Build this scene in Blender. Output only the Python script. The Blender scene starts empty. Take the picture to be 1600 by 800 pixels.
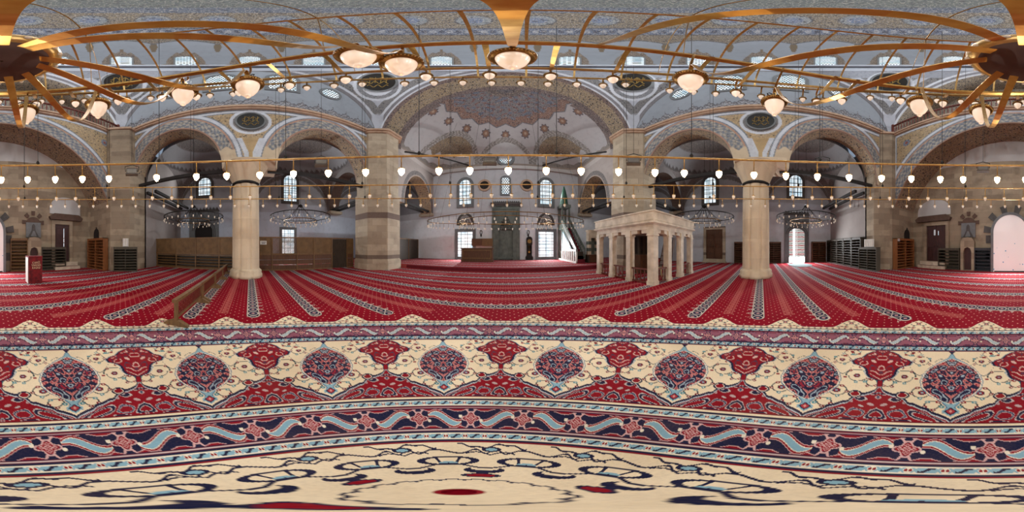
# Mosque prayer hall seen as a full 360 degree panorama: camera stands at (0, 0, 1.5), the mihrab wall lies towards +Y.
import bpy, math, random
import numpy as np
from mathutils import Vector
random.seed(7)
PI = math.pi
SC = bpy.context.scene
COL = SC.collection

# ------------------------------------------------------------------ basic object helpers
OFF = {}                                    # world offset of every root / part


def tag(o, label=None, cat=None, group=None, kind=None):
    if label: o['label'] = label
    if cat: o['category'] = cat
    if group: o['group'] = group
    if kind: o['kind'] = kind
    return o


def root(name, loc, label, cat, group=None, rz=0.0):
    o = bpy.data.objects.new(name, None)
    o.empty_display_size = 0.1
    COL.objects.link(o)
    o.location = loc
    o.rotation_euler = (0, 0, rz)
    OFF[o] = (Vector(loc), rz)
    return tag(o, label, cat, group)


def to_local(P, parent):
    """World coordinates to the coordinates of a root turned by rz and moved to loc."""
    if parent is None or parent not in OFF:
        return P
    loc, rz = OFF[parent]
    Q = P - np.array(loc)
    if rz:
        c, s = math.cos(-rz), math.sin(-rz)
        x, y = Q[:, 0].copy(), Q[:, 1].copy()
        Q = Q.copy()
        Q[:, 0] = c * x - s * y
        Q[:, 1] = s * x + c * y
    return Q


class MB:
    """Collects shapes and links them as one mesh object."""

    def __init__(self):
        self.v = []; self.f = []; self.mi = []; self.sm = []

    def add(self, verts, faces, mi=0, smooth=False):
        b = len(self.v)
        self.v.extend([tuple(p) for p in verts])
        for f in faces:
            self.f.append([b + i for i in f]); self.mi.append(mi); self.sm.append(smooth)
        return self

    def box(self, c, s, rz=0.0, mi=0):
        hx, hy, hz = s[0] / 2, s[1] / 2, s[2] / 2
        ca, sa = math.cos(rz), math.sin(rz)
        vs = []
        for z in (-hz, hz):
            for x, y in ((-hx, -hy), (hx, -hy), (hx, hy), (-hx, hy)):
                vs.append((c[0] + ca * x - sa * y, c[1] + sa * x + ca * y, c[2] + z))
        return self.add(vs, [(3, 2, 1, 0), (4, 5, 6, 7), (0, 1, 5, 4), (1, 2, 6, 5), (2, 3, 7, 6), (3, 0, 4, 7)], mi)

    def box2(self, p, q, mi=0):
        return self.box([(a + b) / 2 for a, b in zip(p, q)], [abs(b - a) for a, b in zip(p, q)], 0, mi)

    def cyl(self, p, q, r0, r1=None, n=10, mi=0, smooth=True):
        r1 = r0 if r1 is None else r1
        p, q = Vector(p), Vector(q)
        d = (q - p).normalized()
        a = d.orthogonal().normalized(); b = d.cross(a)
        vs = []
        for o, r in ((p, r0), (q, r1)):
            for k in range(n):
                t = 2 * PI * k / n
                vs.append(o + a * (r * math.cos(t)) + b * (r * math.sin(t)))
        self.add(vs, [(k, (k + 1) % n, n + (k + 1) % n, n + k) for k in range(n)], mi, smooth)
        return self.add(vs, [tuple(range(n - 1, -1, -1)), tuple(range(n, 2 * n))], mi)

    def tube(self, pts, r, n=8, closed=False, mi=0):
        pts = [Vector(p) for p in pts]
        m = len(pts); vs = []
        for i, p in enumerate(pts):
            if closed:
                d = pts[(i + 1) % m] - pts[i - 1]
            else:
                d = pts[min(i + 1, m - 1)] - pts[max(i - 1, 0)]
            d.normalize()
            up = Vector((0, 0, 1)) if abs(d.z) < 0.95 else Vector((1, 0, 0))
            a = d.cross(up).normalized(); b = a.cross(d)
            rr = r[i] if isinstance(r, (list, tuple)) else r
            for k in range(n):
                t = 2 * PI * k / n
                vs.append(p + a * (rr * math.cos(t)) + b * (rr * math.sin(t)))
        fs = []
        for i in range(m if closed else m - 1):
            j = (i + 1) % m
            for k in range(n):
                l = (k + 1) % n
                fs.append((i * n + k, i * n + l, j * n + l, j * n + k))
        self.add(vs, fs, mi, True)
        if not closed:
            self.add([vs[k] for k in range(n)], [tuple(range(n - 1, -1, -1))], mi)
            self.add([vs[(m - 1) * n + k] for k in range(n)], [tuple(range(n))], mi)
        return self

    def strip(self, pts, w, t, side, closed=False, mi=0):
        """Flat metal strip along pts: wide along the vector side (one or one per point), thin across it."""
        pts = [Vector(p) for p in pts]
        m = len(pts); vs = []
        for i, p in enumerate(pts):
            d = (pts[(i + 1) % m] - pts[i - 1]) if closed else (pts[min(i + 1, m - 1)] - pts[max(i - 1, 0)])
            d.normalize()
            s = Vector(side[i] if isinstance(side, list) else side)
            s = (s - d * s.dot(d)).normalized()
            nn = d.cross(s)
            ww = w[i] if isinstance(w, list) else w
            for su, tu in ((-1, -1), (1, -1), (1, 1), (-1, 1)):
                vs.append(p + s * (su * ww / 2) + nn * (tu * t / 2))
        fs = []
        for i in range(m if closed else m - 1):
            j = (i + 1) % m
            for k in range(4):
                l = (k + 1) % 4
                fs.append((i * 4 + k, i * 4 + l, j * 4 + l, j * 4 + k))
        self.add(vs, fs, mi)
        if not closed:
            self.add(vs[:4], [(3, 2, 1, 0)], mi); self.add(vs[-4:], [(0, 1, 2, 3)], mi)
        return self

    def lathe(self, prof, c=(0, 0, 0), n=24, mi=0, smooth=True, rfun=None):
        vs = []
        for r, z in prof:
            for k in range(n):
                t = 2 * PI * k / n
                rr = r * (rfun(t) if rfun else 1)
                vs.append((c[0] + rr * math.cos(t), c[1] + rr * math.sin(t), c[2] + z))
        fs = []
        for i in range(len(prof) - 1):
            for k in range(n):
                l = (k + 1) % n
                fs.append((i * n + k, i * n + l, (i + 1) * n + l, (i + 1) * n + k))
        return self.add(vs, fs, mi, smooth)

    def prism(self, poly, z0, z1, mi=0):
        n = len(poly)
        vs = [(x, y, z0) for x, y in poly] + [(x, y, z1) for x, y in poly]
        fs = [tuple(range(n - 1, -1, -1)), tuple(range(n, 2 * n))]
        fs += [(k, (k + 1) % n, n + (k + 1) % n, n + k) for k in range(n)]
        return self.add(vs, fs, mi)

    def plate(self, poly, o, u, v, nrm, d0, d1, mi=0):
        """Polygon (a, b) in the plane o + a*u + b*v, pushed from d0 to d1 along nrm."""
        o, u, v, nrm = Vector(o), Vector(u), Vector(v), Vector(nrm)
        n = len(poly)
        vs = [o + u * a + v * b + nrm * d0 for a, b in poly] + [o + u * a + v * b + nrm * d1 for a, b in poly]
        fs = [tuple(range(n - 1, -1, -1)), tuple(range(n, 2 * n))]
        fs += [(k, (k + 1) % n, n + (k + 1) % n, n + k) for k in range(n)]
        return self.add(vs, fs, mi)

    def ring(self, outer, inner, o, u, v, nrm, d0, d1, mi=0, closed=True):
        """Frame between two outlines of equal length."""
        o, u, v, nrm = Vector(o), Vector(u), Vector(v), Vector(nrm)
        n = len(outer); vs = []
        for poly, d in ((outer, d0), (inner, d0), (outer, d1), (inner, d1)):
            vs += [o + u * a + v * b + nrm * d for a, b in poly]
        fs = []
        for k in range(n if closed else n - 1):
            l = (k + 1) % n
            fs += [(2 * n + k, 2 * n + l, 3 * n + l, 3 * n + k), (k, n + k, n + l, l),
                   (k, l, 2 * n + l, 2 * n + k), (n + l, n + k, 3 * n + k, 3 * n + l)]
        return self.add(vs, fs, mi)

    def build(self, name, mats, parent=None, local=False, **props):
        me = bpy.data.meshes.new(name)
        P = np.array(self.v, dtype=float).reshape(-1, 3)
        rootp = parent
        while rootp is not None and rootp not in OFF and rootp.parent is not None:
            rootp = rootp.parent
        if parent is not None and not local:
            P = to_local(P, rootp)
        me.from_pydata(P.tolist(), [], self.f)
        for m in (mats if isinstance(mats, (list, tuple)) else [mats]):
            me.materials.append(m)
        me.polygons.foreach_set('material_index', self.mi)
        me.polygons.foreach_set('use_smooth', self.sm)
        me.update()
        o = bpy.data.objects.new(name, me)
        COL.objects.link(o)
        if parent is not None:
            o.parent = parent
        return tag(o, **props)


def grid_obj(name, P, mat, C=None, orn=None, parent=None, closed_u=False, smooth=True, **props):
    """Mesh from a (nu, nv, 3) array of points with an optional painted colour (nu, nv, 3, sRGB) and ornament strength."""
    nu, nv = P.shape[:2]
    me = bpy.data.meshes.new(name)
    iu = np.arange(nu if closed_u else nu - 1)
    a = (iu[:, None] * nv + np.arange(nv - 1)[None, :])
    b = (((iu + 1) % nu)[:, None] * nv + np.arange(nv - 1)[None, :])
    F = np.stack([a, b, b + 1, a + 1], -1).reshape(-1, 4)
    V = P.reshape(-1, 3)
    if parent is not None:
        V = to_local(V, parent)
    me.vertices.add(len(V)); me.vertices.foreach_set('co', V.astype(np.float32).ravel())
    me.loops.add(F.size); me.loops.foreach_set('vertex_index', F.astype(np.int32).ravel())
    me.polygons.add(len(F))
    me.polygons.foreach_set('loop_start', np.arange(0, F.size, 4, dtype=np.int32))
    me.polygons.foreach_set('use_smooth', np.full(len(F), smooth))
    me.update(calc_edges=True)
    me.materials.append(mat)
    if C is not None:
        at = me.color_attributes.new('paint', 'FLOAT_COLOR', 'POINT')
        col = np.ones((len(V), 4), np.float32)
        col[:, :3] = lin(C.reshape(-1, 3))
        at.data.foreach_set('color', col.ravel())
    if orn is not None:
        at = me.attributes.new('orn', 'FLOAT', 'POINT')
        at.data.foreach_set('value', orn.reshape(-1).astype(np.float32))
    o = bpy.data.objects.new(name, me)
    COL.objects.link(o)
    if parent is not None:
        o.parent = parent
    return tag(o, **props)


def copy_tree(o, parent=None):
    c = o.copy(); COL.objects.link(c); c.parent = parent
    for ch in list(o.children):
        copy_tree(ch, c)
    return c


def lin(c):
    c = np.asarray(c, dtype=float) / 255.0
    return np.where(c <= 0.04045, c / 12.92, ((c + 0.055) / 1.055) ** 2.4)


def rgb(r, g, b):
    return tuple(float(x) for x in lin((r, g, b))) + (1.0,)


H0, K0 = 386.2, 0.2175                       # panorama: row of the horizon, degrees per row


def azi(px):
    return math.radians((px - 790) / 4.4444)


def ele(py):
    return math.radians(84 - K0 * py)


def at_z(px, py, z):
    """Point of height z seen in the panorama at column px, row py."""
    r = (z - 1.5) / math.tan(ele(py))
    return Vector((r * math.sin(azi(px)), r * math.cos(azi(px)), z))


# ------------------------------------------------------------------ node materials
class E:
    """A small expression builder over shader math nodes."""

    def __init__(self, nt, s):
        self.nt, self.s = nt, s

    def _m(self, op, *a):
        n = self.nt.nodes.new('ShaderNodeMath'); n.operation = op
        for i, x in enumerate((self,) + a):
            if isinstance(x, E): self.nt.links.new(x.s, n.inputs[i])
            else: n.inputs[i].default_value = float(x)
        return E(self.nt, n.outputs[0])

    def __add__(self, b): return self._m('ADD', b)
    __radd__ = __add__
    def __sub__(self, b): return self._m('SUBTRACT', b)
    def __rsub__(self, b): return (self * -1.0) + b
    def __mul__(self, b): return self._m('MULTIPLY', b)
    __rmul__ = __mul__
    def __truediv__(self, b): return self._m('DIVIDE', b)
    def abs(self): return self._m('ABSOLUTE')
    def sqrt(self): return self._m('SQRT')
    def sin(self): return self._m('SINE')
    def fract(self): return self._m('FRACT')
    def floor(self): return self._m('FLOOR')
    def round(self): return self._m('ROUND')
    def max(self, b): return self._m('MAXIMUM', b)
    def min(self, b): return self._m('MINIMUM', b)
    def lt(self, b): return self._m('LESS_THAN', b)
    def gt(self, b): return self._m('GREATER_THAN', b)


def new_mat(name):
    m = bpy.data.materials.new(name); m.use_nodes = True
    nt = m.node_tree
    return m, nt, nt.nodes['Principled BSDF']


def mixc(nt, fac, a, b):
    n = nt.nodes.new('ShaderNodeMix'); n.data_type = 'RGBA'; n.clamp_factor = True
    ins = [n.inputs[0], n.inputs[6], n.inputs[7]]
    for s, x in zip(ins, (fac, a, b)):
        if isinstance(x, E): nt.links.new(x.s, s)
        elif hasattr(x, 'is_linked'): nt.links.new(x, s)
        else: s.default_value = x
    return n.outputs[2]


def coords(nt, which='Object'):
    t = nt.nodes.new('ShaderNodeTexCoord'); s = nt.nodes.new('ShaderNodeSeparateXYZ')
    nt.links.new(t.outputs[which], s.inputs[0])
    return t.outputs[which], E(nt, s.outputs[0]), E(nt, s.outputs[1]), E(nt, s.outputs[2])


def combine(nt, x, y, z=0.0):
    n = nt.nodes.new('ShaderNodeCombineXYZ')
    for i, k in enumerate((x, y, z)):
        if isinstance(k, E): nt.links.new(k.s, n.inputs[i])
        else: n.inputs[i].default_value = k
    return n.outputs[0]


def noise(nt, vec, scale, detail=3.0, rough=0.5):
    n = nt.nodes.new('ShaderNodeTexNoise')
    n.inputs['Scale'].default_value = scale; n.inputs['Detail'].default_value = detail
    n.inputs['Roughness'].default_value = rough
    if vec is not None: nt.links.new(vec, n.inputs['Vector'])
    return E(nt, n.outputs[0])


def voronoi(nt, vec, scale, feature='F1', out=0):
    n = nt.nodes.new('ShaderNodeTexVoronoi'); n.feature = feature
    n.inputs['Scale'].default_value = scale
    if vec is not None: nt.links.new(vec, n.inputs['Vector'])
    return E(nt, n.outputs[out])


def bump(nt, p, h, strength=0.3, dist=0.02):
    b = nt.nodes.new('ShaderNodeBump')
    b.inputs['Strength'].default_value = strength; b.inputs['Distance'].default_value = dist
    nt.links.new(h.s, b.inputs['Height']); nt.links.new(b.outputs[0], p.inputs['Normal'])


def flat(name, c, rough=0.6, metal=0.0, var=0.12, scale=6.0, emit=None, es=0.0, c2=None):
    """Plain material with a soft mottling of its own colour."""
    m, nt, p = new_mat(name)
    vec, x, y, z = coords(nt)
    f = noise(nt, vec, scale, 4.0)
    a = rgb(*c)
    b = rgb(*c2) if c2 else tuple(max(0.0, k * (1 - var * 2.2)) for k in a[:3]) + (1.0,)
    col = mixc(nt, (f - 0.35) * 2.2, a, b)
    nt.links.new(col, p.inputs['Base Color'])
    p.inputs['Roughness'].default_value = rough; p.inputs['Metallic'].default_value = metal
    if emit:
        p.inputs['Emission Color'].default_value = rgb(*emit); p.inputs['Emission Strength'].default_value = es
    return m


def wood(name, c1, c2, rough=0.55, scale=1.0):
    m, nt, p = new_mat(name)
    vec, x, y, z = coords(nt)
    v = combine(nt, x * (9.0 * scale), y * (9.0 * scale), z * (1.2 * scale))
    f = noise(nt, v, 2.2, 5.0, 0.6)
    nt.links.new(mixc(nt, (f - 0.3) * 2.3, rgb(*c1), rgb(*c2)), p.inputs['Base Color'])
    p.inputs['Roughness'].default_value = rough
    bump(nt, p, f, 0.15, 0.01)
    return m


def stone(name, c1, c2, mortar, bw=0.9, bh=0.42, var=1.0, rough=0.8, band=None):
    """Coursed ashlar: brick pattern over (0.8x + 1.3y, z) with stains; band = (z0, z1, colour) rows."""
    m, nt, p = new_mat(name)
    vec, x, y, z = coords(nt)
    v = combine(nt, x * 0.83 + y * 1.17, z)
    b = nt.nodes.new('ShaderNodeTexBrick')
    nt.links.new(v, b.inputs['Vector'])
    b.inputs['Color1'].default_value = rgb(*c1); b.inputs['Color2'].default_value = rgb(*c2)
    b.inputs['Mortar'].default_value = rgb(*mortar); b.inputs['Scale'].default_value = 1.0
    b.inputs['Brick Width'].default_value = bw; b.inputs['Row Height'].default_value = bh
    b.inputs['Mortar Size'].default_value = 0.006; b.inputs['Mortar Smooth'].default_value = 0.4
    b.inputs['Bias'].default_value = 0.1
    n1 = noise(nt, vec, 1.3, 6.0, 0.62)
    n2 = noise(nt, vec, 14.0, 4.0, 0.6)
    dark = tuple(k * 0.62 for k in rgb(*c2)[:3]) + (1,)
    c = mixc(nt, (n1 - 0.5) * 2.4 * var, b.outputs[0], dark)
    c = mixc(nt, (n2 - 0.55) * 1.2, c, rgb(*mortar))
    if band:
        for z0, z1, bc in band:
            c = mixc(nt, z.gt(z0) * z.lt(z1) * (0.75 + n2 * 0.3), c, rgb(*bc))
    nt.links.new(c, p.inputs['Base Color'])
    p.inputs['Roughness'].default_value = rough
    bump(nt, p, n2, 0.2, 0.01)
    return m


def painted(name, rough=0.75):
    """Wall painting: colour from the painted attribute, fine arabesque from noise cells where orn > 0."""
    m, nt, p = new_mat(name)
    a = nt.nodes.new('ShaderNodeVertexColor'); a.layer_name = 'paint'
    o = nt.nodes.new('ShaderNodeAttribute'); o.attribute_name = 'orn'
    orn = E(nt, o.outputs['Fac'])
    vec, x, y, z = coords(nt)
    w = noise(nt, vec, 3.0, 2.0)
    v1 = voronoi(nt, vec, 4.6)
    v2 = voronoi(nt, vec, 9.0, 'DISTANCE_TO_EDGE')
    n2 = noise(nt, vec, 11.0, 3.0, 0.6)
    c = mixc(nt, v2.lt(0.07) * orn * 0.5, a.outputs[0], rgb(196, 186, 172))
    c = mixc(nt, v1.lt(0.27) * orn * 0.85, c, rgb(52, 46, 44))
    c = mixc(nt, ((n2 - 0.55).abs()).lt(0.035) * orn * 0.75, c, rgb(64, 70, 86))
    c = mixc(nt, (w - 0.5) * 0.5, c, rgb(90, 88, 88))
    nt.links.new(c, p.inputs['Base Color'])
    p.inputs['Roughness'].default_value = rough
    return m


def emissive_glass(name, col, strength, lead=(60, 60, 62), kind='hex', sx=0.2, sy=0.16, lw=0.16):
    """Daylit window glass: a lit pane crossed by leading; the pattern runs in (x + y, z)."""
    m, nt, p = new_mat(name)
    vec, x, y, z = coords(nt)
    u = x * 0.9 + y * 1.1
    if kind == 'hex':
        row = (z / sy).floor()
        uu = (u / sx + row * 0.5).fract() - 0.5
        vv = (z / sy).fract() - 0.5
        d = (uu * uu + vv * vv).sqrt()
        line = d.gt(0.47 - lw * 0.35)
    else:
        a = ((u / sx).fract() - 0.5).abs().gt(0.5 - lw / 2)
        b = ((z / sy).fract() - 0.5).abs().gt(0.5 - lw / 2 * sx / sy)
        line = a.max(b)
    f = noise(nt, vec, 1.5, 2.0)
    c = mixc(nt, (f - 0.42) * 2.5, rgb(*col), rgb(150, 195, 215))
    nt.links.new(mixc(nt, line, c, rgb(*lead)), p.inputs['Base Color'])
    nt.links.new(c, p.inputs['Emission Color'])
    nt.links.new(((1.0 - line) * strength).s, p.inputs['Emission Strength'])
    p.inputs['Roughness'].default_value = 0.4
    return m
# ------------------------------------------------------------------ materials
WIN = 0.80                                     # radiance of daylight behind the panes
DAY = []                                       # (place, direction, power) of the daylight entering
M = {}
M['brass'] = flat('brass', (206, 160, 84), 0.30, 0.78, 0.1, 9.0, c2=(180, 128, 60))
M['brass_pale'] = flat('pale_brass', (206, 170, 106), 0.32, 0.65, 0.1, 9.0, c2=(176, 136, 76))
M['brass_dark'] = flat('aged_brass', (150, 112, 62), 0.35, 0.9, 0.2, 20.0)
M['iron'] = flat('dark_iron', (44, 42, 40), 0.5, 0.6)
M['bowl'] = flat('lit_frosted_glass', (250, 236, 220), 0.25, 0.0, 0.04, 8.0, emit=(255, 219, 184), es=0.42)
M['bowl_small'] = flat('frosted_glass', (240, 224, 205), 0.25, 0.0, 0.05, 8.0, emit=(255, 214, 178), es=0.24)
M['bulb_lit'] = flat('glowing_bulb', (255, 245, 225), 0.3, 0.0, 0.0, 5.0, emit=(255, 214, 158), es=38.0)
M['bulb_off'] = flat('milky_bulb', (238, 228, 212), 0.25, 0.0, 0.05, 8.0, emit=(255, 225, 190), es=0.10)
M['wood'] = wood('oak_wood', (134, 100, 60), (90, 66, 40))
M['wood_orange'] = wood('orange_pine', (158, 100, 56), (118, 72, 38))
M['wood_dark'] = wood('dark_stained_wood', (70, 58, 44), (38, 32, 26))
M['wood_red'] = wood('red_varnished_wood', (120, 52, 34), (82, 34, 24))
M['wood_door'] = wood('mahogany', (74, 38, 34), (46, 24, 24))
M['wood_brown'] = wood('walnut_board', (106, 70, 44), (72, 46, 30))
M['wood_black'] = flat('black_wood', (38, 34, 32), 0.85)
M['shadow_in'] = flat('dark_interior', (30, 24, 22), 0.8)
M['stone'] = stone('pier_stone', (196, 182, 158), (172, 156, 134), (154, 142, 124),
                   band=[(0.72, 0.98, (112, 96, 84)), (3.42, 3.82, (104, 84, 76))])
M['stone_rear'] = stone('rear_wall_stone', (176, 160, 136), (142, 126, 106), (134, 120, 102), bw=1.1, bh=0.38, var=1.3)
M['column'] = stone('column_stone', (226, 210, 182), (208, 190, 162), (198, 182, 154), bw=1.3, bh=0.95, var=0.6)
M['marble'] = flat('veined_marble', (222, 208, 186), 0.5, 0.0, 0.14, 2.6, c2=(168, 152, 130))
M['marble_grey'] = flat('grey_green_marble', (104, 112, 104), 0.45, 0.0, 0.2, 2.2, c2=(58, 68, 62))
M['plaster'] = flat('white_plaster', (198, 196, 194), 0.85, 0.0, 0.05, 1.2)
M['plaster_blue'] = flat('blue_white_plaster', (186, 192, 202), 0.85, 0.0, 0.06, 0.8)
M['plaster_mauve'] = flat('mauve_grey_plaster', (158, 150, 146), 0.85, 0.0, 0.08, 1.0)
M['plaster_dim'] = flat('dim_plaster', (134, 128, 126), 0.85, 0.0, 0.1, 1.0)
M['painted'] = painted('wall_painting')
M['cornice'] = flat('pink_cornice_stone', (196, 166, 140), 0.7, 0.0, 0.12, 4.0)
M['frame_grey'] = flat('blue_grey_stone', (118, 122, 124), 0.7, 0.0, 0.12, 5.0)
M['frame_dark'] = flat('dark_window_stone', (84, 78, 74), 0.75, 0.0, 0.15, 6.0)
M['brown_stone'] = flat('brown_stone', (96, 74, 62), 0.8, 0.0, 0.15, 5.0)
M['dark_stone'] = flat('dark_grey_stone', (88, 84, 82), 0.8, 0.0, 0.15, 5.0)
M['glass_hex'] = emissive_glass('dome_lattice_glass', (236, 246, 250), WIN, sx=0.21, sy=0.17, lw=0.30)
M['glass_lat'] = emissive_glass('leaded_glass', (232, 244, 250), WIN, kind='grid', sx=0.36, sy=0.5, lw=0.16)
M['glass_low'] = emissive_glass('clear_window', (244, 248, 250), WIN * 1.1, kind='grid', sx=0.62, sy=0.7, lw=0.07)
M['red_cloth'] = flat('red_velvet', (132, 26, 34), 0.85, 0.0, 0.3, 7.0, c2=(64, 14, 26))
M['white'] = flat('white_paint', (228, 226, 220), 0.5, 0.0, 0.04)
M['black'] = flat('black_disc', (26, 27, 25), 0.5, 0.0, 0.1)
M['gold'] = flat('gilt', (150, 124, 62), 0.5, 0.3, 0.1)
M['green'] = flat('green_lead', (34, 84, 62), 0.5, 0.0, 0.2)
M['blue_paint'] = flat('pale_blue_paint', (150, 184, 204), 0.6, 0.0, 0.08)
M['step_red'] = flat('red_stair_carpet', (110, 18, 34), 0.95)


def floor_material():
    m, nt, p = new_mat('prayer_row_carpet')
    vec, x, y, z = coords(nt)
    S = 1.33
    k = ((y - 0.08) / S).round()
    yk = k * S + 0.08
    dy = y - yk
    yc = yk - 0.17
    xe = (12.9 - yc * yc).max(0.0).sqrt() - 0.12
    xe = xe * (yc.abs().lt(3.59))
    hx = (x + 0.05).abs()
    ex = (xe - hx).max(0.0)
    d = (ex * ex + dy * dy).sqrt()
    n_f = noise(nt, vec, 60.0, 2.0)
    n_b = noise(nt, vec, 1.1, 3.0)
    red = mixc(nt, (n_f - 0.4) * 1.6, rgb(146, 8, 34), rgb(112, 2, 22))
    red = mixc(nt, (n_b - 0.45) * 1.2, red, rgb(130, 8, 40))
    # little pale tufts in a staggered grid
    row = (y / 0.095).floor()
    ux = (x / 0.19 + row * 0.5).fract() - 0.5
    uy = (y / 0.095).fract() - 0.5
    dot = ((ux * 0.19) * (ux * 0.19) + (uy * 0.095) * (uy * 0.095)).sqrt().lt(0.0145)
    c = mixc(nt, dot * 0.9, red, rgb(226, 160, 150))
    # faded double stripe between the prayer rows
    k2 = ((y - 0.08 - S / 2) / S).round()
    y2 = k2 * S + 0.08 + S / 2
    e = (y - y2).abs()
    yc2 = y2 - 0.17
    xe2 = ((13.0 - yc2 * yc2).max(0.0)).sqrt()
    on = hx.gt(xe2) * e.lt(0.105)
    zig = ((x / 0.085).fract() - 0.5).abs() * 2.0
    st = on * (1.0 - (e - 0.045 - zig * 0.02).abs().lt(0.012) * 0.8) * (0.55 + n_f * 0.5)
    c = mixc(nt, st * 0.62, c, rgb(196, 112, 104))
    # ornate row border: cream outline, navy ground, round rosettes, fringe on the mihrab side
    P_ = 0.25
    cell = (x / P_).floor()
    mx = ((x / P_).fract() - 0.5) * P_
    rr = (mx * mx + dy * dy).sqrt()
    band = d.lt(0.145)
    c_b = mixc(nt, 1.0, red, rgb(40, 38, 58))
    c_b = mixc(nt, rr.lt(0.118), c_b, rgb(196, 186, 180))
    c_b = mixc(nt, rr.lt(0.092), c_b, rgb(42, 44, 74))
    c_b = mixc(nt, (mx.abs() + dy.abs()).lt(0.05), c_b, rgb(190, 150, 150))
    c_b = mixc(nt, d.gt(0.118), c_b, rgb(222, 208, 190))
    c_b = mixc(nt, d.gt(0.136), c_b, rgb(120, 120, 140))
    c = mixc(nt, band, c, c_b)
    fr = dy - 0.145
    tri = (0.11 - mx.abs() * 1.7).max(0.0)
    fringe = fr.gt(0.0) * (fr - tri).lt(0.0) * ex.lt(0.03)
    fin = fringe * (1.0 - ((fr - tri * 0.45).abs().lt(0.014)))
    c = mixc(nt, fin, c, rgb(206, 188, 182))
    nt.links.new(c, p.inputs['Base Color'])
    p.inputs['Roughness'].default_value = 0.95; p.inputs['Specular IOR Level'].default_value = 0.12
    bump(nt, p, n_f, 0.4, 0.01)
    return m


M['floor'] = floor_material()
A = 8.5                                        # half side of the domed square

# ------------------------------------------------------------------ floor
b = MB(); b.box2((-16.4, -11.5, -0.3), (16.4, 10.15, 0.0)); b.build('floor', M['floor'], kind='structure')
b = MB(); b.box2((-16.4, 10.15, -0.3), (16.4, 17.2, 0.24))
b.build('floor_platform', M['floor'], kind='structure')
b = MB(); b.box2((-7.0, 10.06, 0.0), (7.0, 10.16, 0.225)); b.build('trim_step', M['step_red'], kind='structure')


# ------------------------------------------------------------------ colour helpers for wall paintings
def blank(shape, c):
    C = np.empty(shape + (3,)); C[:] = c
    return C


def put(C, mask, c):
    C[mask] = c


GREY_BLUE = (150, 156, 166); BAND_BLUE = (128, 138, 148); WHITEBAND = (206, 212, 220); PINK = (186, 146, 122)
OCHRE = (186, 160, 116); OCHRE_D = (140, 102, 66); STONE_C = (206, 188, 160); LEAD = (96, 98, 108)


def scroll(u, v, s=1.0):
    """Running scroll ornament used inside the painted bands (value about -1..1)."""
    return np.sin(u * 7.5 * s + 1.6 * np.sin(v * 6.0)) * np.cos(v * 9.0 * s + 1.2 * np.cos(u * 5.0 * s))


# ------------------------------------------------------------------ side arcades
ARC = [(4.48, 3.03), (-4.38, 2.93)]            # centre and half span of the two arches of a side
ZS, ZR, ZC = 5.85, 3.55, 10.55                 # springing, rise, cornice


def arc_low(Y):
    z = np.full_like(Y, ZS)
    for c, h in ARC:
        s = (Y - c) / h
        z = np.where(np.abs(s) < 1, ZS + ZR * np.sqrt(np.clip(1 - s * s, 0, 1)), z)
    return z


def edge_samples(a, bnd, n, cuts):
    pts = set(np.linspace(a, bnd, n).tolist())
    for c, h in cuts:
        for s in np.sin(np.linspace(-PI / 2, PI / 2, 60)):
            pts.add(c + h * s)
        pts.add(c - h - 1e-3); pts.add(c + h + 1e-3)
    return np.array(sorted(pts))


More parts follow.
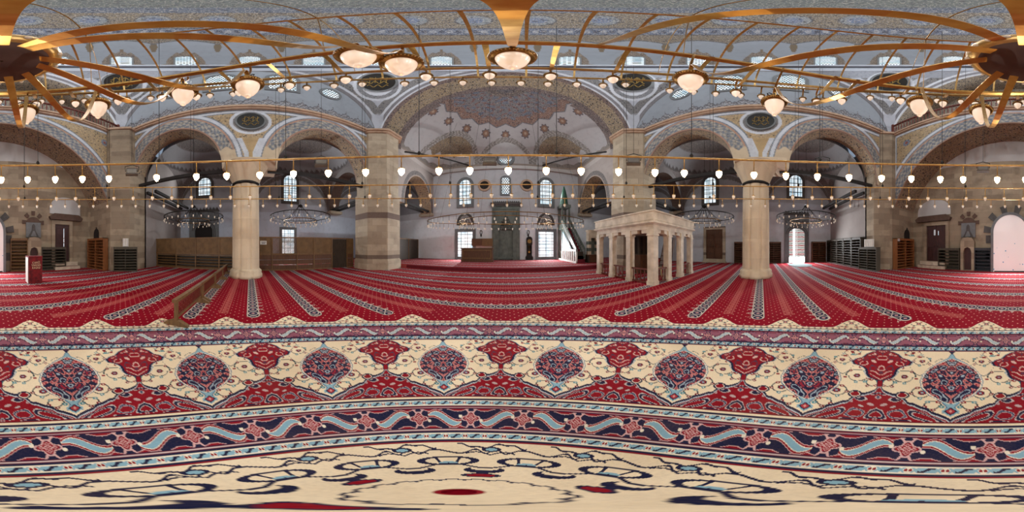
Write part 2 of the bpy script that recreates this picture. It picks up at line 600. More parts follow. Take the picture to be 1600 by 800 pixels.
def arcade(sx, name):
    Y = edge_samples(-8.6, 8.6, 420, ARC)
    zl = arc_low(Y)
    t = np.linspace(0, 1, 110)
    Z = zl[:, None] + (ZC - zl)[:, None] * t[None, :]
    YY = np.repeat(Y[:, None], len(t), 1)
    P = np.stack([np.full_like(YY, sx * A), YY, Z], -1)
    C = blank(YY.shape, OCHRE); O = np.full(YY.shape, 0.75)
    ds = []
    for c, h in ARC:
        d = (np.sqrt(((YY - c) / h) ** 2 + (np.maximum(Z - ZS, 0) / ZR) ** 2) - 1) * 3.25
        ds.append(d)
    d = np.minimum(ds[0], ds[1])
    near = np.where(ds[0] < ds[1], 0, 1)
    # white borders of the ochre spandrels
    top = ZC - Z
    wb = (d < 1.28) | (top < 0.42) | (np.abs(np.abs(YY) - 8.0) < 0.16)
    put(C, wb, BAND_BLUE); O[wb] = 0.35
    ww = ((d > 0.98) & (d < 1.2)) | ((top > 0.16) & (top < 0.34) & (d > 0.98)) | (np.abs(np.abs(YY) - 7.8) < 0.07) & (d > 0.9)
    put(C, ww, WHITEBAND); O[ww] = 0.0
    a1 = d < 0.9
    put(C, a1, PINK); O[a1] = 0.1
    a2 = d < 0.80
    u = np.arctan2(Z - ZS, np.where(near == 0, YY - ARC[0][0], YY - ARC[1][0])) * 3.2
    sc = scroll(u, d, 2.0)
    put(C, a2, (146, 146, 144)); O[a2] = 0.5
    put(C, a2 & (sc > 0.28), (182, 176, 162)); put(C, a2 & (sc < -0.3), (112, 124, 138))
    put(C, (d < 0.1), (168, 132, 112)); O[d < 0.1] = 0
    # bare stone low at the springing, the white Y above the column capital
    yc = 0.05
    st = (Z < ZS + 1.35 + 0.12 * np.sin(YY * 9)) & (d < 0.92)
    put(C, st, STONE_C); O[st] = 0.0
    dy = np.abs(YY - yc)
    v = (Z < ZS + 2.1) & (dy < 0.34 + 0.32 * np.clip(Z - ZS - 0.9, 0, 3)) & (d > 0.9)
    put(C, v & (dy > 0.1 + 0.32 * np.clip(Z - ZS - 1.0, 0, 3)), WHITEBAND); O[v] = 0.1
    # ring painted round the disc above the column
    rd = np.sqrt((YY - yc) ** 2 + ((Z - 9.35)) ** 2)
    put(C, rd < 1.12, WHITEBAND); O[rd < 1.12] = 0
    put(C, rd < 0.93, (138, 136, 136)); O[rd < 0.93] = 0.5
    grid_obj('wall_arcade_' + name, P, M['painted'], C, O, kind='structure')
    # soffit of the arches and the face towards the aisle
    D = 1.25
    zz = zl
    tt = np.linspace(0, 1, 16)
    P2 = np.stack([np.repeat((sx * (A + D * tt))[None, :], len(Y), 0), np.repeat(Y[:, None], 16, 1), np.repeat(zz[:, None], 16, 1)], -1)
    C2 = blank(P2.shape[:2], (164, 138, 98)); O2 = np.full(P2.shape[:2], 1.0)
    e = np.minimum(tt, 1 - tt)[None, :].repeat(len(Y), 0)
    put(C2, e < 0.09, (146, 120, 104)); O2[e < 0.09] = 0.1
    low = P2[..., 2] < ZS + 1.2
    put(C2, low & (np.abs(P2[..., 1]) < 2.5), STONE_C); O2[low & (np.abs(P2[..., 1]) < 2.5)] = 0
    grid_obj('wall_soffit_' + name, P2, M['painted'], C2, O2, kind='structure')
    P3 = P.copy(); P3[..., 0] = sx * (A + D)
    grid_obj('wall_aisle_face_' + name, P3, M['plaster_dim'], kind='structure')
    # cornice with its lace crest, upper lunette
    c = MB()
    c.box2((sx * (A - 0.18), -8.6, ZC - 0.02), (sx * (A + 0.6), 8.6, ZC + 0.1))
    c.box2((sx * (A - 0.28), -8.6, ZC + 0.1), (sx * (A + 0.6), 8.6, ZC + 0.28))
    c.build('trim_cornice_' + name, M['cornice'], kind='structure')
    Y = np.linspace(-8.42, 8.42, 520)
    zt = 10 + 6.2 * np.sqrt(1 - (Y / 8.5) ** 2)
    t = np.linspace(0, 1, 120)
    z0 = ZC + 0.1
    Z = z0 + (zt - z0)[:, None] * t[None, :]
    YY = np.repeat(Y[:, None], len(t), 1)
    P = np.stack([np.full_like(YY, sx * A), YY, Z], -1)
    C = blank(YY.shape, (148, 155, 163)); O = np.zeros(YY.shape)
    ph = (YY / 0.95) % 1.0
    crest = ZC + 0.85 + 0.30 * np.abs(np.cos(ph * PI)) ** 3 + 0.14 * np.abs(np.cos(ph * 4 * PI)) + 0.25 * (np.abs(ph - 0.0) < 0.05)
    lace = Z < crest
    put(C, lace, (112, 112, 118)); O[lace] = 0.8
    put(C, lace & (scroll(YY, Z, 2.4) > 0.1), (168, 172, 180))
    put(C, np.abs(Z - crest) < 0.05, (84, 84, 92))
    rim = (zt[:, None] - Z) < 0.16
    put(C, rim, (110, 108, 108))
    grid_obj('wall_lunette_' + name, P, M['painted'], C, O, kind='structure')


arcade(-1, 'left')
arcade(1, 'right')

# ------------------------------------------------------------------ pendentives and dome
th = np.linspace(0, 2 * PI, 960, endpoint=False)
s = np.linspace(0, 1, 90)
edge = A / np.maximum(np.abs(np.cos(th)), np.abs(np.sin(th)))
rho = A + (edge - A)[:, None] * s[None, :]
TH = np.repeat(th[:, None], len(s), 1)
Z = 10 + 6.2 / A * np.sqrt(np.maximum(2 * A * A - rho ** 2, 0))
P = np.stack([rho * np.cos(TH), rho * np.sin(TH), Z], -1)
q = A - np.maximum(np.abs(P[..., 0]), np.abs(P[..., 1]))
C = blank(q.shape, (150, 138, 112)); O = np.full(q.shape, 0.8)
m1 = q < 1.75; put(C, m1, WHITEBAND); O[m1] = 0
m1 = q < 1.5; put(C, m1, (126, 128, 130)); O[m1] = 0.6
m1 = q < 1.05; put(C, m1, (180, 186, 196)); O[m1] = 0
m1 = q < 0.72; put(C, m1, (122, 124, 126)); O[m1] = 0.7
m1 = q < 0.30; put(C, m1, WHITEBAND); O[m1] = 0
m1 = q < 0.16; put(C, m1, (130, 130, 136)); O[m1] = 0.2
dd = np.abs(np.abs(P[..., 0]) - np.abs(P[..., 1])) / 1.414      # distance from the diagonal
m1 = (dd < 0.42) & (Z < 12.9); put(C, m1, (190, 196, 206)); O[m1] = 0
rg = (16.2 - Z) < 0.45
put(C, rg & (q > 0.3), (150, 156, 166)); O[rg] = 0.2
rd = np.sqrt((np.abs(P[..., 0]) - 6.65) ** 2 + (np.abs(P[..., 1]) - 6.65) ** 2 + (Z - 14.9) ** 2)
put(C, rd < 1.5, WHITEBAND); O[rd < 1.5] = 0
put(C, rd < 1.3, (132, 136, 142)); O[rd < 1.3] = 0.5
put(C, rd < 1.02, WHITEBAND); O[rd < 1.02] = 0
grid_obj('ceiling_pendentives', P, M['painted'], C, O, closed_u=True, kind='structure')

prof = [(8.5, 16.15), (8.42, 16.3), (8.42, 16.75), (8.3, 16.8), (8.3, 17.6), (8.3, 19.3), (8.1, 20.2), (7.7, 21.2), (7.1, 22.2),
        (6.4, 23.1), (5.5, 24.0), (4.4, 24.8), (3.1, 25.4), (1.6, 25.8), (0.05, 25.95)]
pr = np.array(prof)
L = np.concatenate([[0], np.cumsum(np.hypot(*np.diff(pr, axis=0).T))])
lv = np.linspace(0, L[-1], 420)
rv, zv = np.interp(lv, L, pr[:, 0]), np.interp(lv, L, pr[:, 1])
th = np.linspace(0, 2 * PI, 1100, endpoint=False)
P = np.stack([np.cos(th)[:, None] * rv, np.sin(th)[:, None] * rv, np.repeat(zv[None, :], len(th), 0)], -1)
EL = np.degrees(np.arctan2(zv - 1.5, rv))[None, :].repeat(len(th), 0)
TH = np.degrees(th)[:, None].repeat(len(lv), 1)
C = blank(EL.shape, (132, 137, 144)); O = np.zeros(EL.shape)
put(C, EL < 61.4, (176, 182, 192)); put(C, (EL > 60.9) & (EL < 61.3), (104, 108, 116))
wt = np.full(EL.shape, 99.0)
WC = [90 + 22.5 * k for k in range(16)]
for a in WC:
    wt = np.minimum(wt, np.abs((TH - a + 180) % 360 - 180))
dz = P[..., 2] - 17.0
hood = (wt < 6.9) & (P[..., 2] > 16.8) & (P[..., 2] < 20.0 - 0.02 * wt ** 2 - 0.5 * np.clip(wt - 4.5, 0, 9) + 0.12 * np.sin(wt * 2.4))
tip = (wt < 0.5) & (P[..., 2] > 16.8) & (P[..., 2] < 20.5)
put(C, hood | tip, (112, 96, 80)); O[hood] = 0.8
foot = (wt < 10) & (P[..., 2] > 16.8) & (P[..., 2] < 17.0 + 0.35 * np.clip(1 - (wt - 6.5) / 3.0, 0, 1))
put(C, foot, (112, 100, 88)); O[foot] = 0.6
# scalloped edge of the crown painting
wave = 68.9 + 1.3 * np.abs(np.sin(np.radians(TH - 11.25) * 8)) ** 0.8
crown = EL > wave
drop = (np.abs((TH - 11.25 + 11.25) % 22.5 - 11.25) < 1.5 - 0.5 * np.abs(EL - 68.0)) & (EL > 66.3)
put(C, crown | drop, (104, 91, 74)); O[crown] = 0.7
put(C, np.abs(EL - wave) < 0.16, (86, 86, 88))
def band(lo, hi, c, o):
    k = (EL > lo) & (EL < hi)
    put(C, k, c); O[k] = o
    return k
band(72.0, 74.4, (92, 102, 128), 0.5)
k = band(72.2, 74.2, (84, 94, 114), 0.9)
sc = np.sin(np.radians(TH) * 60) * np.cos((EL - 73.2) * 2.4)
put(C, k & (sc > 0.35), (136, 138, 144)); put(C, k & (sc < -0.45), (44, 52, 74))
put(C, (np.abs(EL - 72.1) < 0.12) | (np.abs(EL - 74.4) < 0.12), (52, 52, 60))
k = band(74.5, 79.6, (104, 91, 72), 0.9)
ov = ((((TH % 22.5) - 11.25) / 6.6) ** 2 + ((EL - 77.0) / 1.7) ** 2)
put(C, k & (ov < 1), (112, 118, 122)); put(C, k & (np.abs(ov - 1) < 0.12), (66, 62, 60)); put(C, k & (ov < 0.3), (92, 104, 128))
k = band(79.6, 81.4, (74, 82, 96), 0.8)
band(81.4, 90.1, (86, 90, 86), 0.6)
grid_obj('ceiling_dome', P, M['painted'], C, O, closed_u=True, kind='structure')
b = MB(); b.lathe([(8.15, 16.62), (8.1, 16.7), (8.15, 16.8), (8.42, 16.8)], n=128)
b.build('trim_dome_ledge', M['plaster_blue'], kind='structure')

# ------------------------------------------------------------------ windows
WN = [0]


def arch_outline(w, h, kind='round', n=14, grow=0.0):
    """Outline (u, v) of an opening w wide and h tall, standing on v = 0."""
    hw, pts = w / 2 + grow, [(-w / 2 - grow, -grow), (w / 2 + grow, -grow)]
    if kind == 'rect':
        k = n + 1
        return pts + [(hw - 2 * hw * i / (k - 1), h + grow) for i in range(k)]
    if kind == 'circle':
        m = n + 3
        return [((w / 2 + grow) * math.cos(2 * PI * i / m - PI / 2), h / 2 + (h / 2 + grow) * math.sin(2 * PI * i / m - PI / 2)) for i in range(m)]
    rise = {'round': w / 2, 'point': w * 0.66, 'low': w * 0.34}[kind] + grow
    v0 = h + grow - rise
    for i in range(n + 1):
        t = PI * i / n
        pts.append((hw * math.cos(t), v0 + rise * math.sin(t) ** (0.8 if kind == 'point' else 1)))
    return pts


def basis(nrm):
    n = Vector((nrm[0], nrm[1], 0)).normalized()
    return Vector((-n.y, n.x, 0)), Vector((0, 0, 1)), n       # u to the right seen from inside is -u


def window(c, nrm, w, h, kind='round', frame=0.2, fmat='frame_dark', glass='glass_lat', proud=0.08, bars=None, tilt=None, day=130.0):
    """Window with foot centre c facing nrm into the hall: stone frame, lit pane, optional muntins."""
    WN[0] += 1
    u, v, n = basis(nrm)
    if tilt:
        v = (v * math.cos(tilt) - n * math.sin(tilt) * -1).normalized(); n = u.cross(v).normalized()
    o = Vector(c)
    name = 'window_%d' % WN[0]
    if day: DAY.append((o + v * (h * 0.5) + n * 0.3, n, day * w * h))
    out, inn = arch_outline(w, h, kind, grow=frame), arch_outline(w, h, kind)
    b = MB(); b.ring(out, inn, o, u, v, n, -0.1, proud)
    wo = b.build(name, M[fmat], kind='structure')
    b = MB(); b.plate(inn, o, u, v, n, -0.05, 0.012)
    b.build('pane', M[glass], wo)
    if bars:
        b = MB()
        nu, nv = bars
        for i in range(1, nu):
            a = -w / 2 + w * i / nu
            hh = h - (w * 0.16 if kind != 'rect' else 0.0)
            p = o + u * a + n * 0.03
            b.cyl(p, p + v * hh, 0.022, n=6)
        for j in range(1, nv):
            z = h * j / nv
            if kind != 'rect' and z > h - w * 0.45: continue
            p = o - u * (w / 2) + v * z + n * 0.03
            b.cyl(p, p + u * w, 0.022, n=6)
        b.build('muntins', M['iron'], wo)
    return wo


for a in WC:
    ar = math.radians(a)
    r = 8.27
    window((r * math.cos(ar), r * math.sin(ar), 16.95), (-math.cos(ar), -math.sin(ar)), 1.05, 2.05, 'low', 0.08, 'frame_grey', 'glass_hex', 0.05)

for sx in (-1, 1):
    for y in (-1.55, 1.75):
        window((sx * 8.48, y, 13.2), (-sx, 0), 1.5, 2.2, 'low', 0.22, 'frame_grey', 'glass_hex', 0.06)
    for y in (-4.4, 4.6):
        window((sx * 8.48, y, 13.3), (-sx, 0), 1.15, 1.15, 'circle', 0.18, 'frame_grey', 'glass_hex', 0.06)
# ------------------------------------------------------------------ mihrab bay: arch soffit, half dome, walls
t = np.linspace(0, PI, 300)
def ell(a, bb, zs=10.0): return a * np.cos(t), zs + bb * np.sin(t)
D = np.linspace(0, 1, 40)
X0, Z0 = ell(8.5, 6.2)
YB = 8.5 + 1.9 * D
X1, Z1 = ell(7.7, 5.5)
XX = X0[:, None] + (X1 - X0)[:, None] * D[None, :] * 0.9
ZZ = Z0[:, None] + (Z1 - Z0)[:, None] * D[None, :] * 0.9
P = np.stack([XX, np.repeat(YB[None, :], 300, 0), ZZ], -1)
C = blank(XX.shape, (152, 132, 98)); O = np.full(XX.shape, 1.0)
DD = D[None, :].repeat(300, 0)
k = (DD < 0.06); put(C, k, WHITEBAND); O[k] = 0
k = (DD > 0.06) & (DD < 0.22); put(C, k, (110, 88, 82)); O[k] = 0.8
k = (DD > 0.82); put(C, k, (102, 84, 80)); O[k] = 0.8
grid_obj('ceiling_mihrab_arch', P, M['painted'], C, O, kind='structure')

YS, QY = 10.4, 16.85                           # spring line of the half dome, mihrab wall
nphi, nt_ = 520, 220
phi = np.linspace(0, PI, nphi); tt = np.linspace(0, 1, nt_)
PH, TT = np.meshgrid(phi, tt, indexing='ij')
HX, HY, HZ = 8.0, QY - YS, 5.75
# plan: a rounded rectangle at the bottom melting into an ellipse higher up
ex = 2.0 + 10.0 * np.clip(1 - TT * 2.2, 0, 1) ** 1.5
cs, sn = np.cos(PH), np.sin(PH)
rp = (np.abs(cs) ** ex + np.abs(sn) ** ex) ** (-1 / ex)
hh = np.sqrt(np.clip(1 - TT ** 2.2, 0, 1))
X = HX * rp * cs * hh; Y = YS + HY * rp * sn * hh; Zq = 9.9 + HZ * TT
P = np.stack([X, Y, Zq], -1)
C = blank(X.shape, (168, 164, 164)); O = np.zeros(X.shape)
# star-edged medallion hanging from the crown
ax, ay = X / 4.6, (Y - YS + 0.2) / 4.5
me_ = np.sqrt(ax ** 2 + ay ** 2)
an = np.degrees(np.arctan2(ay, ax))
zig = 0.09 * (np.abs(((an / 20.0) % 1.0) - 0.5) * 2 - 0.5)
e1 = me_ - (1.0 + zig * 1.0)
k = e1 < 0.0; put(C, k, (92, 96, 104)); O[k] = 0.4
k = e1 < -0.022; put(C, k, (126, 88, 70)); O[k] = 0.9
k = e1 < -0.17; put(C, k, (108, 108, 112)); O[k] = 0.8
sc = scroll(ax * 3, ay * 3, 1.0)
put(C, k & (np.abs(sc) < 0.10), (116, 62, 52)); put(C, k & (sc > 0.45), (86, 96, 116))
k = me_ < 0.28; put(C, k, (96, 80, 70)); O[k] = 0.9
put(C, np.sqrt(ax ** 2 + (ay - 0.1) ** 2) < 0.08, (60, 70, 92))
for a in range(10, 180, 20):                  # rosettes under the points of the star
    ar = math.radians(a); rr = 1.17
    x0, y0 = rr * math.cos(ar), rr * math.sin(ar)
    dl = np.sqrt((ax - x0) ** 2 + (ay - y0) ** 2)
    lob = 0.085 * (1 + 0.16 * np.cos(8 * np.arctan2(ay - y0, ax - x0)))
    put(C, dl < lob, (92, 86, 90)); put(C, dl < lob * 0.72, (130, 98, 80)); put(C, dl < lob * 0.3, (164, 142, 122))
k = (me_ > 1.0) & (YS + 0.55 > Y)
put(C, k & (Zq > 11.0), (108, 90, 84)); O[k & (Zq > 11.0)] = 0.8
# painted arches round the foot of the half dome
for cdeg, half, apex, fill in ((90, 21, 12.95, False), (44, 19.5, 13.2, True), (136, 19.5, 13.2, True)):
    pd = np.degrees(np.arctan2((Y - YS), X))
    w_ = (pd - cdeg) / half
    zin = 10.5 + (apex - 10.5) * np.sqrt(np.clip(1 - w_ ** 2, 0, 1))
    wo_ = (pd - cdeg) / (half + 4.0)
    zou = 10.5 + (apex + 0.5 - 10.5) * np.sqrt(np.clip(1 - wo_ ** 2, 0, 1))
    k = (np.abs(wo_) < 1) & (Zq < zou) & (Zq > 10.5)
    put(C, k, (122, 116, 110)); O[k] = 0.5
    put(C, k & (np.abs(scroll(PH * 4, Zq * 1.2, 2)) < 0.2), (176, 172, 168))
    k = (np.abs(w_) < 1) & (Zq < zin) & (Zq > 10.5)
    put(C, k, (178, 176, 176)); O[k] = 0
    if fill:
        star = 0.45 + 0.14 * (np.abs(((w_ * 2.5) % 1.0) - 0.5) * 2 - 0.5)
        k = k & (Zq > 10.5 + (apex - 10.5) * star)
        put(C, k, (128, 106, 74)); O[k] = 0.8
k = Zq < 10.5; put(C, k, (186, 178, 172)); O[k] = 0
k = (Zq > 10.42) & (Zq < 10.62); put(C, k, (150, 136, 126)); O[k] = 0.1
low = (Zq > 10.6) & (Zq < 10.85 + 0.16 * np.abs(np.sin(PH * 24))) & (np.abs(np.degrees(PH) - 90) > 26)
put(C, low, (132, 124, 116)); O[low] = 0.5
grid_obj('ceiling_half_dome', P, M['painted'], C, O, kind='structure')

# mihrab wall: one painted surface over the whole width
xs = np.linspace(-16.3, 16.3, 330); zs = np.linspace(0.2, 10.4, 110)
XX, ZZ = np.meshgrid(xs, zs, indexing='ij')
P = np.stack([XX, np.full_like(XX, QY), ZZ], -1)
C = blank(XX.shape, (192, 194, 198)); O = np.zeros(XX.shape)
put(C, ZZ < 4.7, (224, 229, 233))
put(C, (ZZ > 9.85), (162, 148, 138)); put(C, (np.abs(XX) > 8.3) & (ZZ > 5.5), (146, 146, 150))
grid_obj('wall_mihrab', P, M['painted'], C, O, kind='structure')
b = MB(); b.box2((-8, QY - 0.25, 9.9), (8, QY, 10.25)); b.build('trim_mihrab_cornice', M['plaster'], kind='structure')

for sx, nm in ((-1, 'left'), (1, 'right')):
    cut = [(13.75, 2.55)]
    Y = edge_samples(10.0, QY, 120, cut)
    zl = np.full_like(Y, 5.2)
    s_ = (Y - 13.75) / 2.55
    zl = np.where(np.abs(s_) < 1, 5.2 + 3.3 * np.sqrt(np.clip(1 - s_ ** 2, 0, 1)), zl)
    t = np.linspace(0, 1, 50)
    Z = zl[:, None] + (10.1 - zl)[:, None] * t[None, :]
    YY = np.repeat(Y[:, None], 50, 1)
    P = np.stack([np.full_like(YY, sx * 8.0), YY, Z], -1)
    d = (np.sqrt(((YY - 13.75) / 2.55) ** 2 + (np.maximum(Z - 5.2, 0) / 3.3) ** 2) - 1) * 2.9
    C = blank(YY.shape, (170, 160, 154)); O = np.zeros(YY.shape)
    k = d < 0.5; put(C, k, (112, 106, 104)); O[k] = 0.6
    k = d < 0.1; put(C, k, (166, 150, 140)); O[k] = 0
    grid_obj('wall_bay_' + nm, P, M['painted'], C, O, kind='structure')
    tt = np.linspace(0, 1, 8)
    P2 = np.stack([np.repeat((sx * (8.0 + 1.4 * tt))[None, :], len(Y), 0), np.repeat(Y[:, None], 8, 1), np.repeat(zl[:, None], 8, 1)], -1)
    C2 = blank(P2.shape[:2], (176, 142, 100)); O2 = np.ones(P2.shape[:2])
    grid_obj('wall_bay_soffit_' + nm, P2, M['painted'], C2, O2, kind='structure')
    b = MB(); b.box2((sx * 7.95, QY - 0.55, 4.95), (sx * 9.6, QY, 5.25)); b.build('trim_bracket_' + nm, M['stone'], kind='structure')

# ------------------------------------------------------------------ rear vault, gallery and rear wall
RY = -10.6
def rear_low(x): return 1.26 + np.sqrt(np.maximum(7.94 ** 2 - (np.abs(x - 0.35) * 0.97) ** 2, 0.1))
X = np.linspace(-8.6, 8.6, 460)
zl = np.where(np.abs(X - 0.35) < 7.5, rear_low(X), 4.4)
t = np.linspace(0, 1, 120)
Z = zl[:, None] + (ZC - zl)[:, None] * t[None, :]
XX = np.repeat(X[:, None], 120, 1)
P = np.stack([XX, np.full_like(XX, -A), Z], -1)
d = np.sqrt(((XX - 0.35) * 0.97) ** 2 + (Z - 1.26) ** 2) - 7.94
C = blank(XX.shape, OCHRE); O = np.full(XX.shape, 0.75)
top = ZC - Z
k = (d < 1.42) | (top < 0.36) | (np.abs(XX) > 7.75); put(C, k, BAND_BLUE); O[k] = 0.4
k = ((d > 1.14) & (d < 1.34)) | ((top > 0.12) & (top < 0.30)) | ((np.abs(XX) > 7.85) & (np.abs(XX) < 8.05)); put(C, k, WHITEBAND); O[k] = 0
k = d < 1.05; put(C, k, PINK); O[k] = 0.1
k = d < 0.94; put(C, k, (140, 140, 140)); O[k] = 0.4
u = np.arctan2(Z - 1.26, XX) * 7.94
sc = scroll(u, d, 1.9)
put(C, k & (sc > 0.28), (176, 172, 162)); put(C, k & (sc < -0.3), (106, 118, 136))
put(C, d < 0.1, (150, 120, 100)); O[d < 0.1] = 0
ro = np.sqrt((np.abs(XX) - 6.9) ** 2 + (Z - 9.3) ** 2)
put(C, ro < 0.3, (120, 132, 150)); put(C, ro < 0.12, (150, 70, 60))
grid_obj('wall_rear_arch', P, M['painted'], C, O, kind='structure')
X = np.linspace(-7.15, 7.95, 300)
tt = np.linspace(0, 1, 40)
P2 = np.stack([np.repeat(X[:, None], 40, 1), np.repeat((-A + (RY + A) * tt)[None, :], 300, 0), np.repeat(rear_low(X)[:, None], 40, 1)], -1)
C2 = blank(P2.shape[:2], (150, 128, 92)); O2 = np.ones(P2.shape[:2])
e = np.minimum(tt, 1 - tt)[None, :].repeat(300, 0)
put(C2, e < 0.05, (146, 116, 98)); O2[e < 0.05] = 0.2
grid_obj('ceiling_rear_vault', P2, M['painted'], C2, O2, kind='structure')
# rear wall: plaster lunette above coursed stone
b = MB()
pts = [(x, float(rear_low(np.array(x))) + 0.05) for x in np.linspace(-7.2, 7.9, 60)]
low = [p for p in pts]
b.plate([(-7.3, 0.0), (8.0, 0.0), (8.0, 4.3)] + [(x, min(z, 7.45)) for x, z in reversed(low)] + [(-7.3, 4.3)], (0, RY, 0), (1, 0, 0), (0, 0, 1), (0, 1, 0), -0.4, 0.0)
b.build('wall_rear', M['stone_rear'], kind='structure')
b = MB()
up = [(x, z) for x, z in low if z > 7.45]
b.plate([(up[0][0], 7.45), (up[-1][0], 7.45)] + list(reversed(up)), (0, RY, 0), (1, 0, 0), (0, 0, 1), (0, 1, 0), -0.4, -0.01)
b.build('wall_rear_lunette', M['plaster'], kind='structure')
# gallery over the vault
b = MB(); b.box2((-8.6, -A - 0.02, ZC - 0.05), (8.6, RY - 0.5, ZC + 0.05)); b.build('floor_gallery', M['wood_brown'], kind='structure')
b = MB(); b.box2((-8.6, -A + 0.16, ZC - 0.08), (8.6, -A - 0.3, ZC + 0.05)); b.box2((-8.6, -A + 0.24, ZC + 0.05), (8.6, -A - 0.3, ZC + 0.18))
b.build('trim_cornice_rear', M['cornice'], kind='structure')
t = np.linspace(0, PI, 240)
X0, Z0 = 8.5 * np.cos(t), 10 + 6.2 * np.sin(t)
tt = np.linspace(0, 1, 30)
P = np.stack([np.repeat(X0[:, None], 30, 1), np.repeat((-A + (RY - 0.2 + A) * tt)[None, :], 240, 0), np.repeat(Z0[:, None], 30, 1)], -1)
C = blank(P.shape[:2], (142, 126, 102)); O = np.ones(P.shape[:2])
k = (tt < 0.08)[None, :].repeat(240, 0); put(C, k, WHITEBAND); O[k] = 0
grid_obj('ceiling_gallery', P, M['painted'], C, O, kind='structure')
tt = np.linspace(0, 1, 40)
P = np.stack([np.repeat(X0[:, None], 40, 1), np.full((240, 40), RY - 0.2), ZC + (Z0 - ZC)[:, None] * tt[None, :]], -1)
C = blank(P.shape[:2], (140, 126, 104)); O = np.full(P.shape[:2], 0.95)
put(C, P[..., 2] < 12.2, (150, 150, 156)); O[P[..., 2] < 12.2] = 0.1
grid_obj('wall_gallery', P, M['painted'], C, O, kind='structure')
for x, kd, w, h, z in ((-3.9, 'circle', 0.9, 0.9, 12.2), (-0.4, 'circle', 1.0, 1.0, 12.7), (3.0, 'circle', 1.0, 1.0, 12.6), (-2.1, 'rect', 0.9, 1.3, 10.9), (1.6, 'rect', 0.9, 1.3, 10.9), (5.4, 'rect', 0.7, 1.2, 10.9), (-5.6, 'rect', 0.7, 1.2, 10.9)):
    window((x, RY - 0.17, z), (0, 1), w, h, kd, 0.15, 'frame_grey', 'glass_hex', 0.06)
# masses of stone at the rear corners (vault abutments)
for sx, nm in ((-1, 'left'), (1, 'right')):
    xi = 7.1 if sx < 0 else 7.9
    poly = [(sx * x, y) for x, y in ((xi, -8.15), (xi + 0.85, -7.2), (9.75, -7.2), (9.75, -10.9), (xi, -10.9))]
    if sx > 0: poly = poly[::-1]
    b = MB(); b.prism(poly, 0, 10.5)
    b.build('wall_rear_pier_' + nm, M['stone_rear'], kind='structure')
    b = MB(); q = [(sx * x, y) for x, y in ((xi - 0.15, -8.2), (xi + 0.8, -7.05), (9.0, -7.05), (9.0, -8.2))]
    if sx > 0: q = q[::-1]
    b.prism(q, ZC - 0.03, ZC + 0.16)
    b.build('trim_pier_cap_' + nm, M['cornice'], kind='structure')

